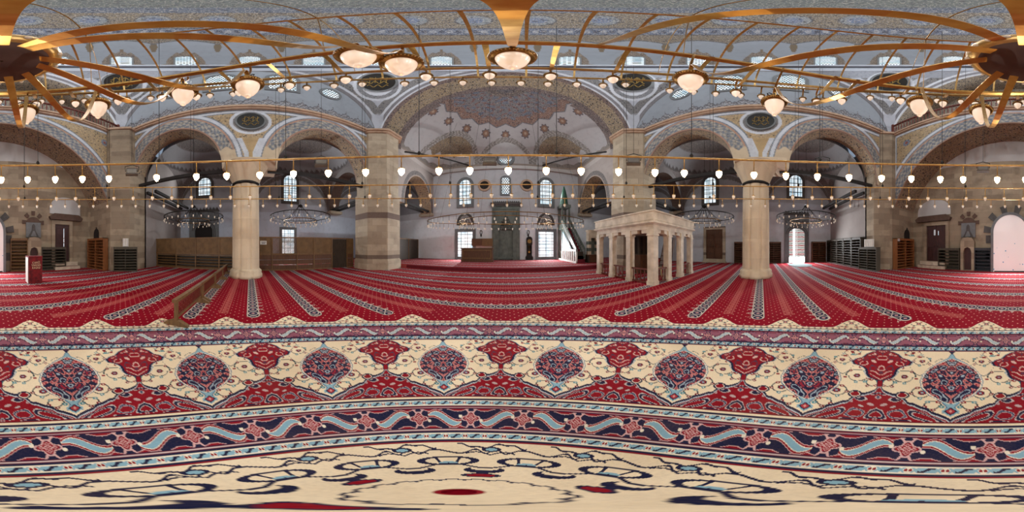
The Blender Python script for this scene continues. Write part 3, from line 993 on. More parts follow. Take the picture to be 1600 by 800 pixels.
# ------------------------------------------------------------------ aisles
XO = 16.0
BAYS = [(-7.2, -0.45), (0.45, 8.3), (9.5, QY)]
for sx, nm in ((-1, 'left'), (1, 'right')):
    x0, x1 = 9.7, XO
    cx, hx = (x0 + x1) / 2, (x1 - x0) / 2
    ys = np.linspace(-7.2, QY, 340); zs = np.linspace(0, 9.6, 90)
    YY, ZZ = np.meshgrid(ys, zs, indexing='ij')
    P = np.stack([np.full_like(YY, sx * XO), YY, ZZ], -1)
    C = blank(YY.shape, (160, 160, 164)); O = np.zeros(YY.shape)
    put(C, ZZ < 5.9, (178, 181, 190)); put(C, ZZ < 4.9, (196, 206, 220) if sx < 0 else (204, 208, 214))
    for (a, c) in BAYS:
        m_, h_ = (a + c) / 2, (c - a) / 2
        tq = (YY - m_) / h_
        za = 5.6 + 3.5 * np.sqrt(np.clip(1 - tq ** 2, 0, 1))
        k = (np.abs(tq) < 1) & (ZZ < za - 0.05) & (ZZ > za - 0.55) & (ZZ > 5.5)
        put(C, k, (110, 102, 98)); O[k] = 0.5
    grid_obj('wall_outer_' + nm, P, M['painted'], C, O, kind='structure')
    for i, (a, c) in enumerate(BAYS):
        m_, hy = (a + c) / 2, (c - a) / 2
        th = np.linspace(0, 2 * PI, 200, endpoint=False)
        e = 1 / np.maximum(np.abs(np.cos(th)), np.abs(np.sin(th)))
        # pendentives (normalised square) then the shallow dome
        s1 = np.linspace(1, 0, 24)
        rn = 1 + (e - 1)[:, None] * s1[None, :]
        zp = 5.6 + 3.6 * np.sqrt(np.maximum(2 - rn ** 2, 0))
        s2 = np.linspace(0, PI / 2, 30)[1:]
        rn2 = np.repeat(np.cos(s2)[None, :], 200, 0)
        zd = 9.25 + np.repeat((2.7 * np.sin(s2))[None, :], 200, 0)
        R_, Z_ = np.concatenate([rn, rn2], 1), np.concatenate([zp, zd], 1)
        P = np.stack([sx * cx + hx * R_ * np.cos(th)[:, None], m_ + hy * R_ * np.sin(th)[:, None], Z_], -1)
        C = blank(Z_.shape, (146, 145, 147)); O = np.zeros(Z_.shape)
        nn = Z_.shape[1]
        isd = np.arange(nn)[None, :].repeat(200, 0) >= 24
        fr = np.abs(np.sin(th * 22))[:, None].repeat(nn, 1)
        k = isd & (Z_ < 9.42 + 0.3 * fr); put(C, k, (78, 70, 70)); O[k] = 0.4
        k = isd & (Z_ > 11.3); put(C, k, (96, 84, 78)); O[k] = 0.6
        k = (~isd) & (rn.max() > 0) & (np.abs(Z_ - 9.1) < 0.12); put(C, k, (104, 96, 94))
        dq = np.minimum(np.abs(np.abs(np.concatenate([rn, rn2], 1) * np.cos(th)[:, None]) - 1), np.abs(np.abs(np.concatenate([rn, rn2], 1) * np.sin(th)[:, None]) - 1))
        k = (~isd) & (dq < 0.14); put(C, k, (108, 100, 98)); O[k] = 0.4
        grid_obj('ceiling_aisle_%s' % nm, P, M['painted'], C, O, closed_u=True, kind='structure')
    for y0, y1 in ((-0.45, 0.45), (8.3, 9.5)):  # transverse arches of the aisle
        pts = [(sx * (cx - 2.75), 5.3)] + [(sx * (cx - 2.75 * math.cos(PI * i / 24)), 5.3 + 3.3 * math.sin(PI * i / 24)) for i in range(25)]
        pts += [(sx * (cx + 2.75), 5.3), (sx * x1, 5.3), (sx * x1, 9.7), (sx * x0, 9.7), (sx * x0, 5.3)]
        b = MB(); n = len(pts)
        inner = pts[1:26]
        outer = [(p[0], 9.75) for p in inner]
        for yy in (y0, y1):
            v0 = [(p[0], yy, p[1]) for p in inner] + [(p[0], yy, p[1]) for p in outer]
            b.add(v0, [(i, i + 1, 26 + i, 25 + i) for i in range(24)])
        v0 = [(p[0], y0, p[1]) for p in inner] + [(p[0], y1, p[1]) for p in inner]
        b.add(v0, [(i, i + 1, 26 + i, 25 + i) for i in range(24)], 1)
        for xa, xb in ((x0, cx - 2.75), (cx + 2.75, x1)):
            b.box2((sx * xa, y0, 5.3), (sx * xb, y1, 9.75))
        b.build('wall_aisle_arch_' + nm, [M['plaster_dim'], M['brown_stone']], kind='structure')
        b = MB(); b.box2((sx * (x1 - 0.95), y0 - 0.12, 5.02), (sx * x1, y1 + 0.12, 5.3)); b.build('trim_corbel_' + nm, M['stone'], kind='structure')
    b = MB(); b.box2((sx * 9.6, -7.2, 0), (sx * XO, -7.6, 9.4)); b.build('wall_aisle_end_' + nm, M['plaster_mauve'], kind='structure')
    # iron-strapped timber ties
    for y in (-6.9, -6.2, 8.55, 9.25):
        b = MB(); b.box2((sx * 9.5, y - 0.09, 5.32), (sx * 15.6, y + 0.09, 5.52)); b.build('trim_tie_beam', M['wood_black'], kind='structure')
    for y0, y1 in ((1.0, 7.6), (-1.0, -7.3)):
        b = MB(); b.box2((sx * 8.9, y0, 5.78), (sx * 9.1, y1, 5.98)); b.build('trim_tie_beam', M['wood_black'], kind='structure')
    for x in (8.35, 9.05):
        b = MB(); b.box2((sx * x - 0.09, 10.3, 5.32), (sx * x + 0.09, 16.5, 5.52)); b.build('trim_tie_beam', M['wood_black'], kind='structure')
    b = MB(); b.cyl((sx * 7.4, 10.4, 9.6), (sx * 3.9, 16.8, 10.6), 0.08, n=6); b.build('trim_tie_rod', M['wood_black'], kind='structure')
    # windows and doors of the outer walls
for y, z, h in ((-4.5, 6.75, 1.95), (4.05, 6.1, 2.85)):
    window((-15.98, y, z), (1, 0), 1.3, h, 'round', 0.28, 'frame_dark', 'glass_lat', 0.12, bars=(3, 5))
for y, z, h in ((5.2, 6.0, 2.85), (-3.4, 6.55, 2.35)):
    window((15.98, y, z), (-1, 0), 1.3, h, 'round', 0.28, 'frame_dark', 'glass_lat', 0.12, bars=(3, 5))
window((-15.98, 3.84, 0.8), (1, 0), 1.25, 2.4, 'rect', 0.25, 'frame_grey', 'glass_low', 0.12, bars=(2, 4), day=200.0)
# mihrab wall windows: tall pair, round eyes, small star-lattice window, low pair
for x in (-4.25, 4.25):
    window((x, QY - 0.02, 5.95), (0, -1), 1.25, 2.85, 'round', 0.3, 'frame_grey', 'glass_lat', 0.12, bars=(3, 6))
    window((x, QY - 0.02, 0.52), (0, -1), 1.62, 2.55, 'rect', 0.32, 'frame_grey', 'glass_low', 0.14, bars=(2, 4), day=210.0)
    # pierced arched panel over the low window
    b = MB(); o = arch_outline(1.9, 1.1, 'point'); b.plate(o, (x, QY - 0.02, 3.95), (1, 0, 0), (0, 0, 1), (0, -1, 0), 0, 0.06)
    for i in range(-4, 5):
        b.cyl((x + i * 0.18, QY - 0.1, 4.0), (x + i * 0.09, QY - 0.1, 4.95 - abs(i) * 0.07), 0.025, n=5, mi=1)
    for r_ in (0.3, 0.6):
        b.tube([(x + r_ * math.cos(PI * k / 10), QY - 0.1, 4.02 + r_ * math.sin(PI * k / 10)) for k in range(11)], 0.03, n=5, mi=1)
    b.build('trim_tympanum', [M['frame_dark'], M['plaster']], kind='structure')
for x in (-2.2, 2.2):
    b = MB(); b.ring(arch_outline(0.95, 0.95, 'circle', 20, 0.2), arch_outline(0.95, 0.95, 'circle', 20), (x, QY - 0.02, 7.55), (1, 0, 0), (0, 0, 1), (0, -1, 0), -0.1, 0.1)
    b.plate(arch_outline(0.95, 0.95, 'circle', 20), (x, QY - 0.02, 7.55), (1, 0, 0), (0, 0, 1), (0, -1, 0), -0.05, 0.02, mi=1)
    b.build('trim_round_eye', [M['cornice'], M['shadow_in']], kind='structure')
window((0, QY - 0.02, 7.0), (0, -1), 0.75, 1.9, 'low', 0.18, 'frame_grey', 'glass_hex', 0.08)
window((0, QY - 0.1, 10.55), (0, -1), 1.3, 1.3, 'circle', 0.3, 'frame_grey', 'glass_hex', 0.08)

# ------------------------------------------------------------------ piers and columns
def octagon(r, c=(0, 0), k=0.42):
    p = []
    for i in range(8):
        a = PI / 8 + i * PI / 4
        p.append((c[0] + r * math.cos(a), c[1] + r * math.sin(a)))
    return p


for sx, lab in ((-1, 'huge octagonal stone pier with two dark bands beside the wooden screen'), (1, 'huge octagonal stone pier standing behind the marble tribune')):
    c = (sx * 8.95, 8.95)
    r = root('stone_pier', (c[0], c[1], 0), lab, 'pier')
    b = MB(); b.prism(octagon(1.78, c), 0, 5.2); b.prism(octagon(1.66, c), 5.2, 10.5)
    b.build('shaft', M['stone'], r)
    b = MB(); b.prism(octagon(1.86, c), 0, 0.62); b.build('plinth', M['stone'], r)
    b = MB(); b.prism(octagon(1.8, c), 10.45, 10.6); b.prism(octagon(1.95, c), 10.6, 10.75); b.build('cornice', M['cornice'], r)

for sx, lab in ((-1, 'round fluted stone column in front of the wooden screen'), (1, 'round fluted stone column facing the bright open side door')):
    c = (sx * 8.55, -0.2 if sx < 0 else 0.3, 0)
    r = root('stone_column', c, lab, 'column')
    fl = lambda t: 0.985 + 0.05 * abs(math.cos(4 * t)) ** 0.5 - 0.045 * (1 if abs(math.sin(4 * t)) > 0.97 else 0)
    b = MB(); b.lathe([(0.0, 0), (0.84, 0.0), (0.84, 0.16), (0.80, 0.22), (0.80, 0.34), (0.72, 0.42), (0.69, 0.45)], c, 64, rfun=fl); b.build('base', M['column'], r)
    b = MB(); b.lathe([(0.685, 0.44), (0.675, 2.5), (0.655, 4.68)], c, 128, rfun=fl); b.build('shaft', M['column'], r)
    b = MB(); b.lathe([(0.66, 4.66), (0.74, 4.7), (0.75, 4.78), (0.67, 4.83)], c, 48); b.build('iron_collar', M['iron'], r)
    b = MB()
    fl2 = lambda t: 1.0 + 0.05 * abs(math.cos(6 * t))
    b.lathe([(0.66, 4.82), (0.72, 5.0), (0.86, 5.35), (1.02, 5.7), (1.12, 5.88)], c, 72, rfun=fl2)
    b.box((c[0], 0.05, 5.96), (1.75, 2.5, 0.2))
    b.build('capital', M['column'], r)

# gallery balustrade
r = root('gallery_balustrade', (0, -8.4, ZC + 0.18), 'dark red wooden balustrade along the edge of the rear gallery', 'balustrade')
b = MB(); b.box2((-8.1, -8.45, ZC + 1.0), (8.1, -8.33, ZC + 1.1)); b.build('handrail', M['wood_red'], r)
b = MB(); b.box2((-8.1, -8.43, ZC + 0.2), (8.1, -8.35, ZC + 0.28)); b.build('bottom_rail', M['wood_red'], r)
for i in range(66):
    x = -8.0 + 16.0 * i / 65
    b = MB(); b.lathe([(0.028, 0), (0.028, 0.15), (0.045, 0.3), (0.03, 0.5), (0.028, 0.78)], (x, -8.39, ZC + 0.26), 8); b.build('baluster', M['wood_red'], r)
for x in (-8.05, 0, 8.05):
    b = MB(); b.box2((x - 0.08, -8.47, ZC + 0.18), (x + 0.08, -8.31, ZC + 1.25)); b.build('post', M['wood_red'], r)
# ------------------------------------------------------------------ the round carpet
RC = (-0.05, 0.17)                             # its centre, nearly under the camera
NT, NR = 1280, 310
thr = np.linspace(0, 2 * PI, NT, endpoint=False)          # measured as a bearing: 0 = +Y, clockwise
tipd = np.abs(((np.degrees(thr) - 11.25 + 11.25) % 22.5) - 11.25)      # degrees from the nearest point of the scalloped edge
R0 = 3.02
w_ = np.clip(1 - tipd / 6.6, 0, 1)
edge_r = R0 + 0.37 * np.interp(w_, [0, 0.12, 0.3, 0.5, 0.7, 0.85, 0.93, 1.0], [0, 0.05, 0.22, 0.5, 0.74, 0.86, 0.92, 1.0])
el_ = np.linspace(math.atan2(1.5, 2.96), math.atan2(1.5, 0.02), NR - 26)
rad = 1.5 / np.tan(el_)
R = np.empty((NT, NR))
s = np.linspace(1, 0, 26, endpoint=False)
R[:, :26] = 2.96 + (edge_r - 2.96)[:, None] * s[None, :]
R[:, 26:] = rad[None, :]
T = np.repeat(thr[:, None], NR, 1)
deg = np.degrees(T)
P = np.stack([RC[0] + R * np.sin(T), RC[1] + R * np.cos(T), np.full_like(R, 0.014)], -1)
P[:, 0, 2] = 0.0
CREAM = (242, 226, 196); NAVY = (30, 34, 66); RED = (142, 18, 36); LBL = (140, 184, 202); PNK = (206, 138, 134)
MAUVE = (150, 92, 112); WHT = (240, 232, 214); DKR = (112, 18, 34)
C = blank(R.shape, CREAM)


def pm(mask, c): put(C, mask, c)


def cyc(n, off=0.0):
    """Position in an n-fold repeat of the ring, -0.5..0.5."""
    return ((deg / 360.0 * n + off) % 1.0) - 0.5


# outer cream border: floral flecks and outline
ed = np.repeat(edge_r[:, None], NR, 1) - R
k = R > 2.93
for n, rr, c, s1, s2 in ((176, 2.995, RED, 0.014, 0.2), (176, 2.955, (60, 84, 84), 0.012, 0.18), (128, 3.04, NAVY, 0.012, 0.16)):
    q = cyc(n)
    pm(k & ((q / s2) ** 2 + ((R - rr) / s1) ** 2 < 1), c)
q = cyc(16, 0.0)
qa = (((deg - 11.25) / 22.5 + 0.5) % 1.0 - 0.5) * np.radians(22.5) * R    # arc length from the nearest scallop point
for x0, r0, sx_, sr_, c in ((0, 3.2, 0.045, 0.05, NAVY), (0, 3.2, 0.025, 0.028, PNK), (0.09, 3.12, 0.03, 0.022, NAVY), (0.17, 3.05, 0.028, 0.02, RED), (0.05, 3.27, 0.022, 0.02, RED), (0.13, 3.18, 0.02, 0.02, (70, 110, 110)), (0.24, 3.03, 0.02, 0.018, (70, 110, 110)), (0.10, 3.04, 0.03, 0.02, RED)):
    pm(k & (((np.abs(qa) - x0) / sx_) ** 2 + ((R - r0) / sr_) ** 2 < 1), c)
pm(k & (np.abs(R - 3.1 - 0.06 * np.cos(qa * 22)) < 0.006), (90, 110, 108))
pm(ed < 0.014, (150, 150, 166))


def blue_stripe(r0, r1, n, edge1=True):
    k = (R > r0) & (R < r1); h = (r1 - r0) / 2; m_ = (r0 + r1) / 2
    pm(k, LBL)
    q = cyc(n)
    v = (R - m_) / h
    pm(k & ((q / 0.13) ** 2 + (v / 0.52) ** 2 < 1), WHT)
    pm(k & ((np.abs(q) - 0.06) ** 2 / 0.05 ** 2 + (v / 0.3) ** 2 < 1), RED)
    q2 = cyc(n, 0.5)
    pm(k & (np.abs(v - 0.5 * np.sin(q2 * 9)) < 0.30) & (np.abs(q2) < 0.22), NAVY)
    pm(k & (((np.abs(q2) - 0.3) / 0.05) ** 2 + ((np.abs(v) - 0.55) / 0.25) ** 2 < 1), WHT)
    pm((np.abs(R - r0) < 0.012) | (np.abs(R - r1) < 0.012), NAVY)
    pm((np.abs(R - r0 - 0.016) < 0.006) | (np.abs(R - r1 + 0.016) < 0.006), WHT)


def meander(r0, r1, n, ground, wave_c, leaf, knot, line):
    """Broad border: flowers with a wave of blue ribbon between them."""
    k = (R > r0) & (R < r1); h = (r1 - r0) / 2; m_ = (r0 + r1) / 2
    v = (R - m_) / h
    q = cyc(n)
    pm(k, ground)
    # leafy side scrolls
    pm(k & (np.abs(v) > 0.88 + 0.14 * np.cos(q * 4 * PI)) & (np.abs(v) < 0.97), leaf)
    pm(k & (np.abs(np.abs(v) - 0.88 - 0.14 * np.cos(q * 4 * PI)) < 0.035), line)
    q2 = cyc(n, 0.5)
    sgn = np.where(np.floor(deg / 360.0 * n + 0.5) % 2 == 0, 1.0, -1.0)
    wv = sgn * 0.52 * np.sin(q2 * 2 * PI * 1.2)
    wd = 0.30 * np.clip(1 - (np.abs(q2) / 0.32) ** 2, 0, 1)
    body = k & (np.abs(q2) < 0.32)
    pm(body & (np.abs(v - wv) < wd + 0.24), leaf)
    pm(body & (np.abs(np.abs(v - wv) - wd - 0.24) < 0.03), line)
    pm(body & (np.abs(v - wv) < wd + 0.07), WHT)
    pm(body & (np.abs(v - wv) < wd), wave_c)
    pm(k & (((np.abs(q2) - 0.30) / 0.035) ** 2 + ((v - 0.22 * np.sign(q2)) / 0.16) ** 2 < 1), WHT)
    # knot of interlaced lines
    rk = np.sqrt((q / 0.17) ** 2 + (v / 0.68) ** 2)
    an = np.arctan2(v / 0.68, q / 0.17)
    pet = 0.78 + 0.22 * np.cos(4 * an)
    pm(k & (rk < pet * 1.12), ground)
    pm(k & (np.abs(rk - pet) < 0.10), line)
    pm(k & (np.abs(rk - pet * 0.78) < 0.07), knot)
    g1, g2 = (q / 0.17 + v / 0.68) * 3.0, (q / 0.17 - v / 0.68) * 3.0
    inn = k & (rk < pet * 0.72)
    pm(inn, knot)
    pm(inn & ((np.abs((g1 % 1.0) - 0.5) > 0.36) | (np.abs((g2 % 1.0) - 0.5) > 0.36)), line)
    for sg in (-1, 1):
        pm(k & (np.abs(rk) > pet) & (np.abs(np.abs(q / 0.17) - 0.30 * (np.abs(v) / 0.68) ** 1.5) < 0.11) & (np.abs(v) > 0.5), line)


blue_stripe(2.79, 2.92, 112)
pm((R > 2.76) & (R < 2.79), DKR)
meander(2.41, 2.75, 36, MAUVE, (176, 196, 206), (116, 44, 66), (214, 150, 148), (40, 38, 76))
pm(((R > 2.39) & (R < 2.41)) | ((R > 2.75) & (R < 2.765)), DKR)
blue_stripe(2.28, 2.395, 104)

# ---- main field, 8-fold: t = angle from the nearest blue medallion axis
t8 = ((deg - 22.5 + 22.5) % 45.0) - 22.5
a = t8 / 22.5
F = (R > 1.03) & (R < 2.275)
u = np.radians(t8) * R
aa = np.abs(a)
# red lower zone and its cusped edge
bx = np.array([0, 0.06, 0.15, 0.25, 0.32, 0.42, 0.50, 0.58, 0.66, 0.72, 0.80, 0.88, 0.94, 1.0])
by = np.array([1.07, 1.105, 1.135, 1.165, 1.21, 1.235, 1.27, 1.285, 1.36, 1.40, 1.40, 1.43, 1.46, 1.55])
rb = np.interp(aa, bx, by)
dz = rb - R
red = F & (dz > 0)
up_ = np.radians(22.5 * (1 - aa)) * R * np.sign(a)        # arc length from the palmette axis
f1 = np.sin(R * 21 + 2.3 * np.cos(up_ * 13)) + np.cos(np.abs(up_) * 20 + 2.0 * np.sin(R * 17))
pm(red, RED)
pm(red & (np.abs(f1 - 0.55) < 0.42), (200, 190, 190))
pm(red & (np.abs(f1 - 0.55) < 0.25), NAVY)
pm(red & (np.abs(f1 + 0.75) < 0.34), (196, 170, 172))
pm(red & (np.abs(f1 + 0.75) < 0.19), (62, 84, 112))
pm(F & (dz > 0) & (dz < 0.045), RED)
pm(F & (np.abs(dz) < 0.016), NAVY)
pm(F & (np.abs(dz - 0.024) < 0.008), (190, 200, 208))
kn = np.sqrt(((aa - 0.67) * np.radians(22.5) * 1.4) ** 2 + (R - 1.395) ** 2)
pm(F & (kn < 0.055), NAVY); pm(F & (kn < 0.040), WHT); pm(F & (kn < 0.034), RED)
# palmette on its stem
uu, rr = np.abs(up_), R
hp = np.interp(rr, [1.62, 1.67, 1.74, 1.83, 1.89, 1.93, 1.99, 2.05, 2.085, 2.11, 2.15, 2.20, 2.245, 2.27], [0.02, 0.11, 0.15, 0.165, 0.22, 0.31, 0.345, 0.31, 0.245, 0.225, 0.215, 0.175, 0.11, 0.0])
hp = np.where((rr < 1.62) | (rr > 2.27), 0, hp)
pa = F & (uu < hp)
ep = hp - uu
pm(F & (rr > 1.52) & (rr < 1.66) & (uu < 0.028), NAVY); pm(F & (rr > 1.52) & (rr < 1.68) & (uu < 0.017), RED)
pm(pa, RED)
f2 = np.sin(rr * 30 + 2.0 * np.cos(uu * 22)) + np.cos(uu * 30 + 1.6 * np.sin(rr * 24))
pm(pa & (np.abs(f2 - 0.5) < 0.26), (222, 186, 178)); pm(pa & (np.abs(f2 + 0.7) < 0.2), (70, 60, 84))
pm(pa & (ep < 0.045), RED)
pm(pa & (ep < 0.026), NAVY)
pm(F & (uu < hp + 0.012) & (uu > hp) & (hp > 0.03), (190, 196, 200))
# blue medallion with its drop
hm = np.interp(R, [1.28, 1.33, 1.41, 1.52, 1.63, 1.75, 1.87, 1.96, 2.03, 2.08], [0.0, 0.07, 0.155, 0.232, 0.265, 0.262, 0.222, 0.15, 0.07, 0.0])
hm = np.where((R < 1.28) | (R > 2.08), 0, hm)
xu = np.abs(u)
hl = np.interp(R, [1.16, 1.24, 1.31, 1.40, 1.50, 1.62, 1.75, 1.88, 2.0, 2.10, 2.16, 2.22, 2.275], [0.055, 0.03, 0.07, 0.165, 0.243, 0.284, 0.282, 0.236, 0.145, 0.05, 0.026, 0.016, 0.010])
hl = np.where(R < 1.16, 0, hl)
pm(F & (xu < hl), LBL)
pm(F & (xu < hl) & (xu > hl - 0.010), (96, 130, 160))
pm(F & (xu < hm + 0.012) & (hm > 0), WHT)
me_ = F & (xu < hm)
pm(me_, NAVY)
vv = (R - 1.66)
f3 = np.sin(vv * 26 + 2.2 * np.cos(xu * 26)) + np.cos(xu * 34 + 2.2 * np.cos(vv * 22))
pm(me_ & (np.abs(f3 - 0.35) < 0.34), (214, 150, 146)); pm(me_ & (np.abs(f3 - 0.35) < 0.15), (160, 40, 56))
pm(me_ & (np.abs(f3 + 1.0) < 0.22), (168, 186, 202))
pm(me_ & (f3 > 1.55), (150, 40, 60))
pm(F & (R > 2.16) & (R < 2.275) & (xu < 0.012 + 0.5 * (R - 2.20)), NAVY)
dd = np.abs(R - 1.185) / 0.052 + xu / 0.045
pm(F & (dd < 1.35), LBL); pm(F & (dd < 1.0), NAVY); pm(F & (dd < 0.7), (176, 60, 70)); pm(F & (dd < 0.3), (220, 160, 150))
# vine spirals with red buds on the cream ground
cream = np.all(np.abs(C - np.array(CREAM)) < 1, axis=-1) & F
xa = aa * np.radians(22.5)
for ca, cr, rr_ in ((0.66, 1.70, 0.115), (0.42, 2.02, 0.10), (0.50, 2.18, 0.06), (0.40, 1.44, 0.085), (0.24, 1.26, 0.06), (0.62, 2.20, 0.05), (0.88, 1.58, 0.06), (0.74, 1.92, 0.06)):
    x_ = (xa - np.radians(22.5) * ca) * cr
    dx = np.sqrt(x_ ** 2 + (R - cr) ** 2)
    an = np.arctan2(R - cr, x_)
    pm(cream & (np.abs(dx - rr_ * (0.78 + 0.22 * np.sin(an * 0.5 + 1))) < 0.0055), (60, 78, 84))
    for i in range(5):
        al = i * 2 * PI / 5 + ca * 9
        bx_, by_ = rr_ * math.cos(al), rr_ * math.sin(al)
        db = np.sqrt((x_ - bx_) ** 2 + (R - cr - by_) ** 2)
        c_ = (RED, (92, 150, 160), (122, 24, 44))[i % 3]
        pm(cream & (db < 0.019), c_)
        pm(cream & (db < 0.007), WHT)
    if rr_ > 0.08:
        pm(cream & (dx < 0.034), NAVY); pm(cream & (dx < 0.026), RED); pm(cream & (dx < 0.011), LBL)
vine = np.abs(R - 1.9 - 0.17 * np.sin(aa * 10.5)) < 0.0055
pm(cream & vine, (76, 92, 96))
pm((np.abs(R - 2.27) < 0.010), (120, 60, 80))

# ---- inner borders
pm((R > 1.035) & (R < 1.05), DKR); pm((R > 0.995) & (R < 1.035), CREAM)
blue_stripe(0.905, 0.995, 64)
pm((R > 0.868) & (R < 0.9), (112, 30, 48)); pm(np.abs(R - 0.884) < 0.006, (196, 170, 176)); pm(np.abs(R - 0.868) < 0.006, NAVY)
meander(0.63, 0.865, 16, NAVY, (136, 180, 200), RED, (150, 30, 46), (216, 176, 176))
pm((R > 0.595) & (R < 0.628), (104, 24, 42)); pm(np.abs(R - 0.612) < 0.006, (206, 190, 190)); pm(np.abs(R - 0.63) < 0.006, NAVY)
blue_stripe(0.50, 0.59, 40)
pm((R > 0.478) & (R < 0.492), RED)
# ---- centre: navy line flowers on cream
k = R < 0.478
q8 = cyc(8); q8b = cyc(8, 0.5)
tr = np.radians(deg)
pm(k & (np.abs(R - 0.440 - 0.018 * np.sin(16 * tr) - 0.008 * np.sin(40 * tr)) < 0.0075) & (np.cos(8 * tr) > -0.75), NAVY)
pm(k & (np.abs(R - 0.385 - 0.020 * np.sin(24 * tr + 1.5 * np.sin(8 * tr))) < 0.007), NAVY)
pm(k & (np.abs(R - 0.350 - 0.030 * np.abs(np.sin(12 * tr))) < 0.006) & (np.cos(8 * tr) > -0.2), NAVY)
dl = np.sqrt((q8 / 0.34) ** 2 + ((R - 0.292) / 0.038) ** 2)
pm(k & (np.abs(dl - 1) < 0.16), NAVY)
pm(k & (dl < 0.92) & (np.abs(np.abs(q8) - 0.10 - 0.9 * (R - 0.27)) < 0.02), NAVY)
pm(k & (((q8) / 0.12) ** 2 + ((R - 0.272) / 0.013) ** 2 < 1), LBL)
pm(k & ((q8b / 0.11) ** 2 + ((R - 0.405) / 0.026) ** 2 < 1), NAVY); pm(k & ((q8b / 0.065) ** 2 + ((R - 0.405) / 0.014) ** 2 < 1), LBL)
pm(k & ((q8b / 0.30) ** 2 + ((R - 0.205) / 0.030) ** 2 < 1), NAVY)
pm(k & ((q8b / 0.20) ** 2 + ((R - 0.218) / 0.016) ** 2 < 1), CREAM)
pm(k & (np.abs(R - 0.245 + 0.02 * np.cos(8 * tr)) < 0.006), NAVY)
pm(k & ((cyc(4, 0.5) / 0.17) ** 2 + ((R - 0.155) / 0.018) ** 2 < 1), NAVY)
pm(k & ((cyc(4, 0.5) / 0.12) ** 2 + ((R - 0.155) / 0.012) ** 2 < 1), RED)
pm(k & (np.abs(R - 0.115 - 0.005 * np.cos(16 * tr)) < 0.004), NAVY)
pm(k & (R < 0.03), RED)


def rug_material():
    m, nt, p = new_mat('wool_pile_rug')
    a_ = nt.nodes.new('ShaderNodeVertexColor'); a_.layer_name = 'paint'
    vec, x, y, z = coords(nt)
    f = noise(nt, vec, 90.0, 2.0)
    g = noise(nt, vec, 1.6, 3.0)
    c = mixc(nt, (f - 0.4) * 0.35, a_.outputs[0], rgb(120, 96, 80))
    c = mixc(nt, (g - 0.5) * 0.35, c, rgb(176, 140, 120))
    nt.links.new(c, p.inputs['Base Color'])
    p.inputs['Roughness'].default_value = 0.95; p.inputs['Specular IOR Level'].default_value = 0.12
    bump(nt, p, f, 0.35, 0.006)
    return m


M['rug'] = rug_material()
rug = grid_obj('round_carpet', P, M['rug'], C, None, closed_u=True, smooth=False)
tag(rug, 'large round cream carpet with blue and red medallions and a scalloped edge', 'carpet')
# ------------------------------------------------------------------ the great brass chandelier under the dome
HC = Vector((-0.06, -1.2, 0.0))
ch = root('great_chandelier', (-0.06, -1.2, 7.5), 'huge tiered brass chandelier with frosted bowl lamps hanging under the dome', 'chandelier')


def circ(c, r, z, n=96, ry=None):
    ry = ry or r
    return [(c[0] + r * math.sin(2 * PI * k / n), c[1] + ry * math.cos(2 * PI * k / n), z) for k in range(n)]


def bowl_lamp(p, R, depth, rings, gm, scale=1.0, tilt=None, beads=0):
    """Bowl lamp under point p: glass bowl with a knob, flared brass rim, gallery of hooks."""
    x, y, z = p
    H = depth
    pr = [(0.02, -H * 1.13), (R * 0.20, -H * 1.12), (R * 0.27, -H * 1.05), (R * 0.25, -H * 0.98), (R * 0.34, -H * 0.93), (R * 0.58, -H * 0.78), (R * 0.80, -H * 0.5), (R * 0.91, -H * 0.22), (R * 0.95, 0.0), (R * 0.9, 0.02)]
    b = MB(); b.lathe(pr, (x, y, z), 32 if R > 0.15 else 20)
    lamp = b.build('lamp_bowl', M[gm], ch)
    b = MB()
    b.lathe([(R * 0.93, -0.035 * scale), (R * 1.12, -0.01 * scale), (R * 1.30, 0.05 * scale), (R * 1.32, 0.075 * scale), (R * 1.18, 0.10 * scale), (R * 0.9, 0.12 * scale), (R * 0.4, 0.15 * scale), (0.02, 0.17 * scale)], (x, y, z), 40 if R > 0.15 else 20)
    for k in range(beads):
        t = 2 * PI * k / beads
        b.box((x + R * 1.17 * math.cos(t), y + R * 1.17 * math.sin(t), z + 0.022 * scale), (0.05 * scale, 0.016, 0.035), t, mi=1)
    b.build('rim', [M['brass_dark'], M['brass']], lamp)
    b = MB()
    for k in range(3):
        t = 2 * PI * k / 3 + 0.4
        pts = [(x + rr * math.cos(t), y + rr * math.sin(t), z + zz * scale) for rr, zz in ((R * 0.95, 0.12), (R * 1.15, 0.24), (R * 0.85, 0.36), (R * 0.3, 0.42), (0.02, 0.46))]
        b.tube(pts, 0.018 * scale, 6)
    b.cyl((x, y, z + 0.4 * scale), (x, y, z + 0.56 * scale), 0.03 * scale, n=8)
    b.build('hook', M['iron'], lamp)
    return lamp


def band(pts, w, t, side, name, mat='brass', closed=False):
    b = MB(); b.strip(pts, w, t, side, closed)
    return b.build(name, M[mat], ch)


def bez(p0, p1, p2, p3, n=18):
    out = []
    for i in range(n + 1):
        t = i / n; s_ = 1 - t
        out.append(Vector(p0) * s_ ** 3 + Vector(p1) * 3 * s_ * s_ * t + Vector(p2) * 3 * s_ * t * t + Vector(p3) * t ** 3)
    return out


# tiers of flat brass hoops
ZB = 7.5
RADI = [Vector((math.sin(2 * PI * k / 96), math.cos(2 * PI * k / 96), 0)) for k in range(96)]
HB = Vector((0.05, -1.2, 0))
band(circ(HB, 3.44, ZB), 0.13, 0.10, RADI, 'hoop', closed=True)
C2 = Vector((0.05, -0.92, 0)); ZM = 9.1
band(circ(C2, 5.15, ZM), 0.12, 0.06, RADI, 'hoop', 'brass_pale', closed=True)
C3 = Vector((0.05, -0.75, 0)); ZT = 10.8
band(circ(C3, 6.6, ZT), 0.10, 0.06, RADI, 'hoop', 'brass_pale', closed=True)
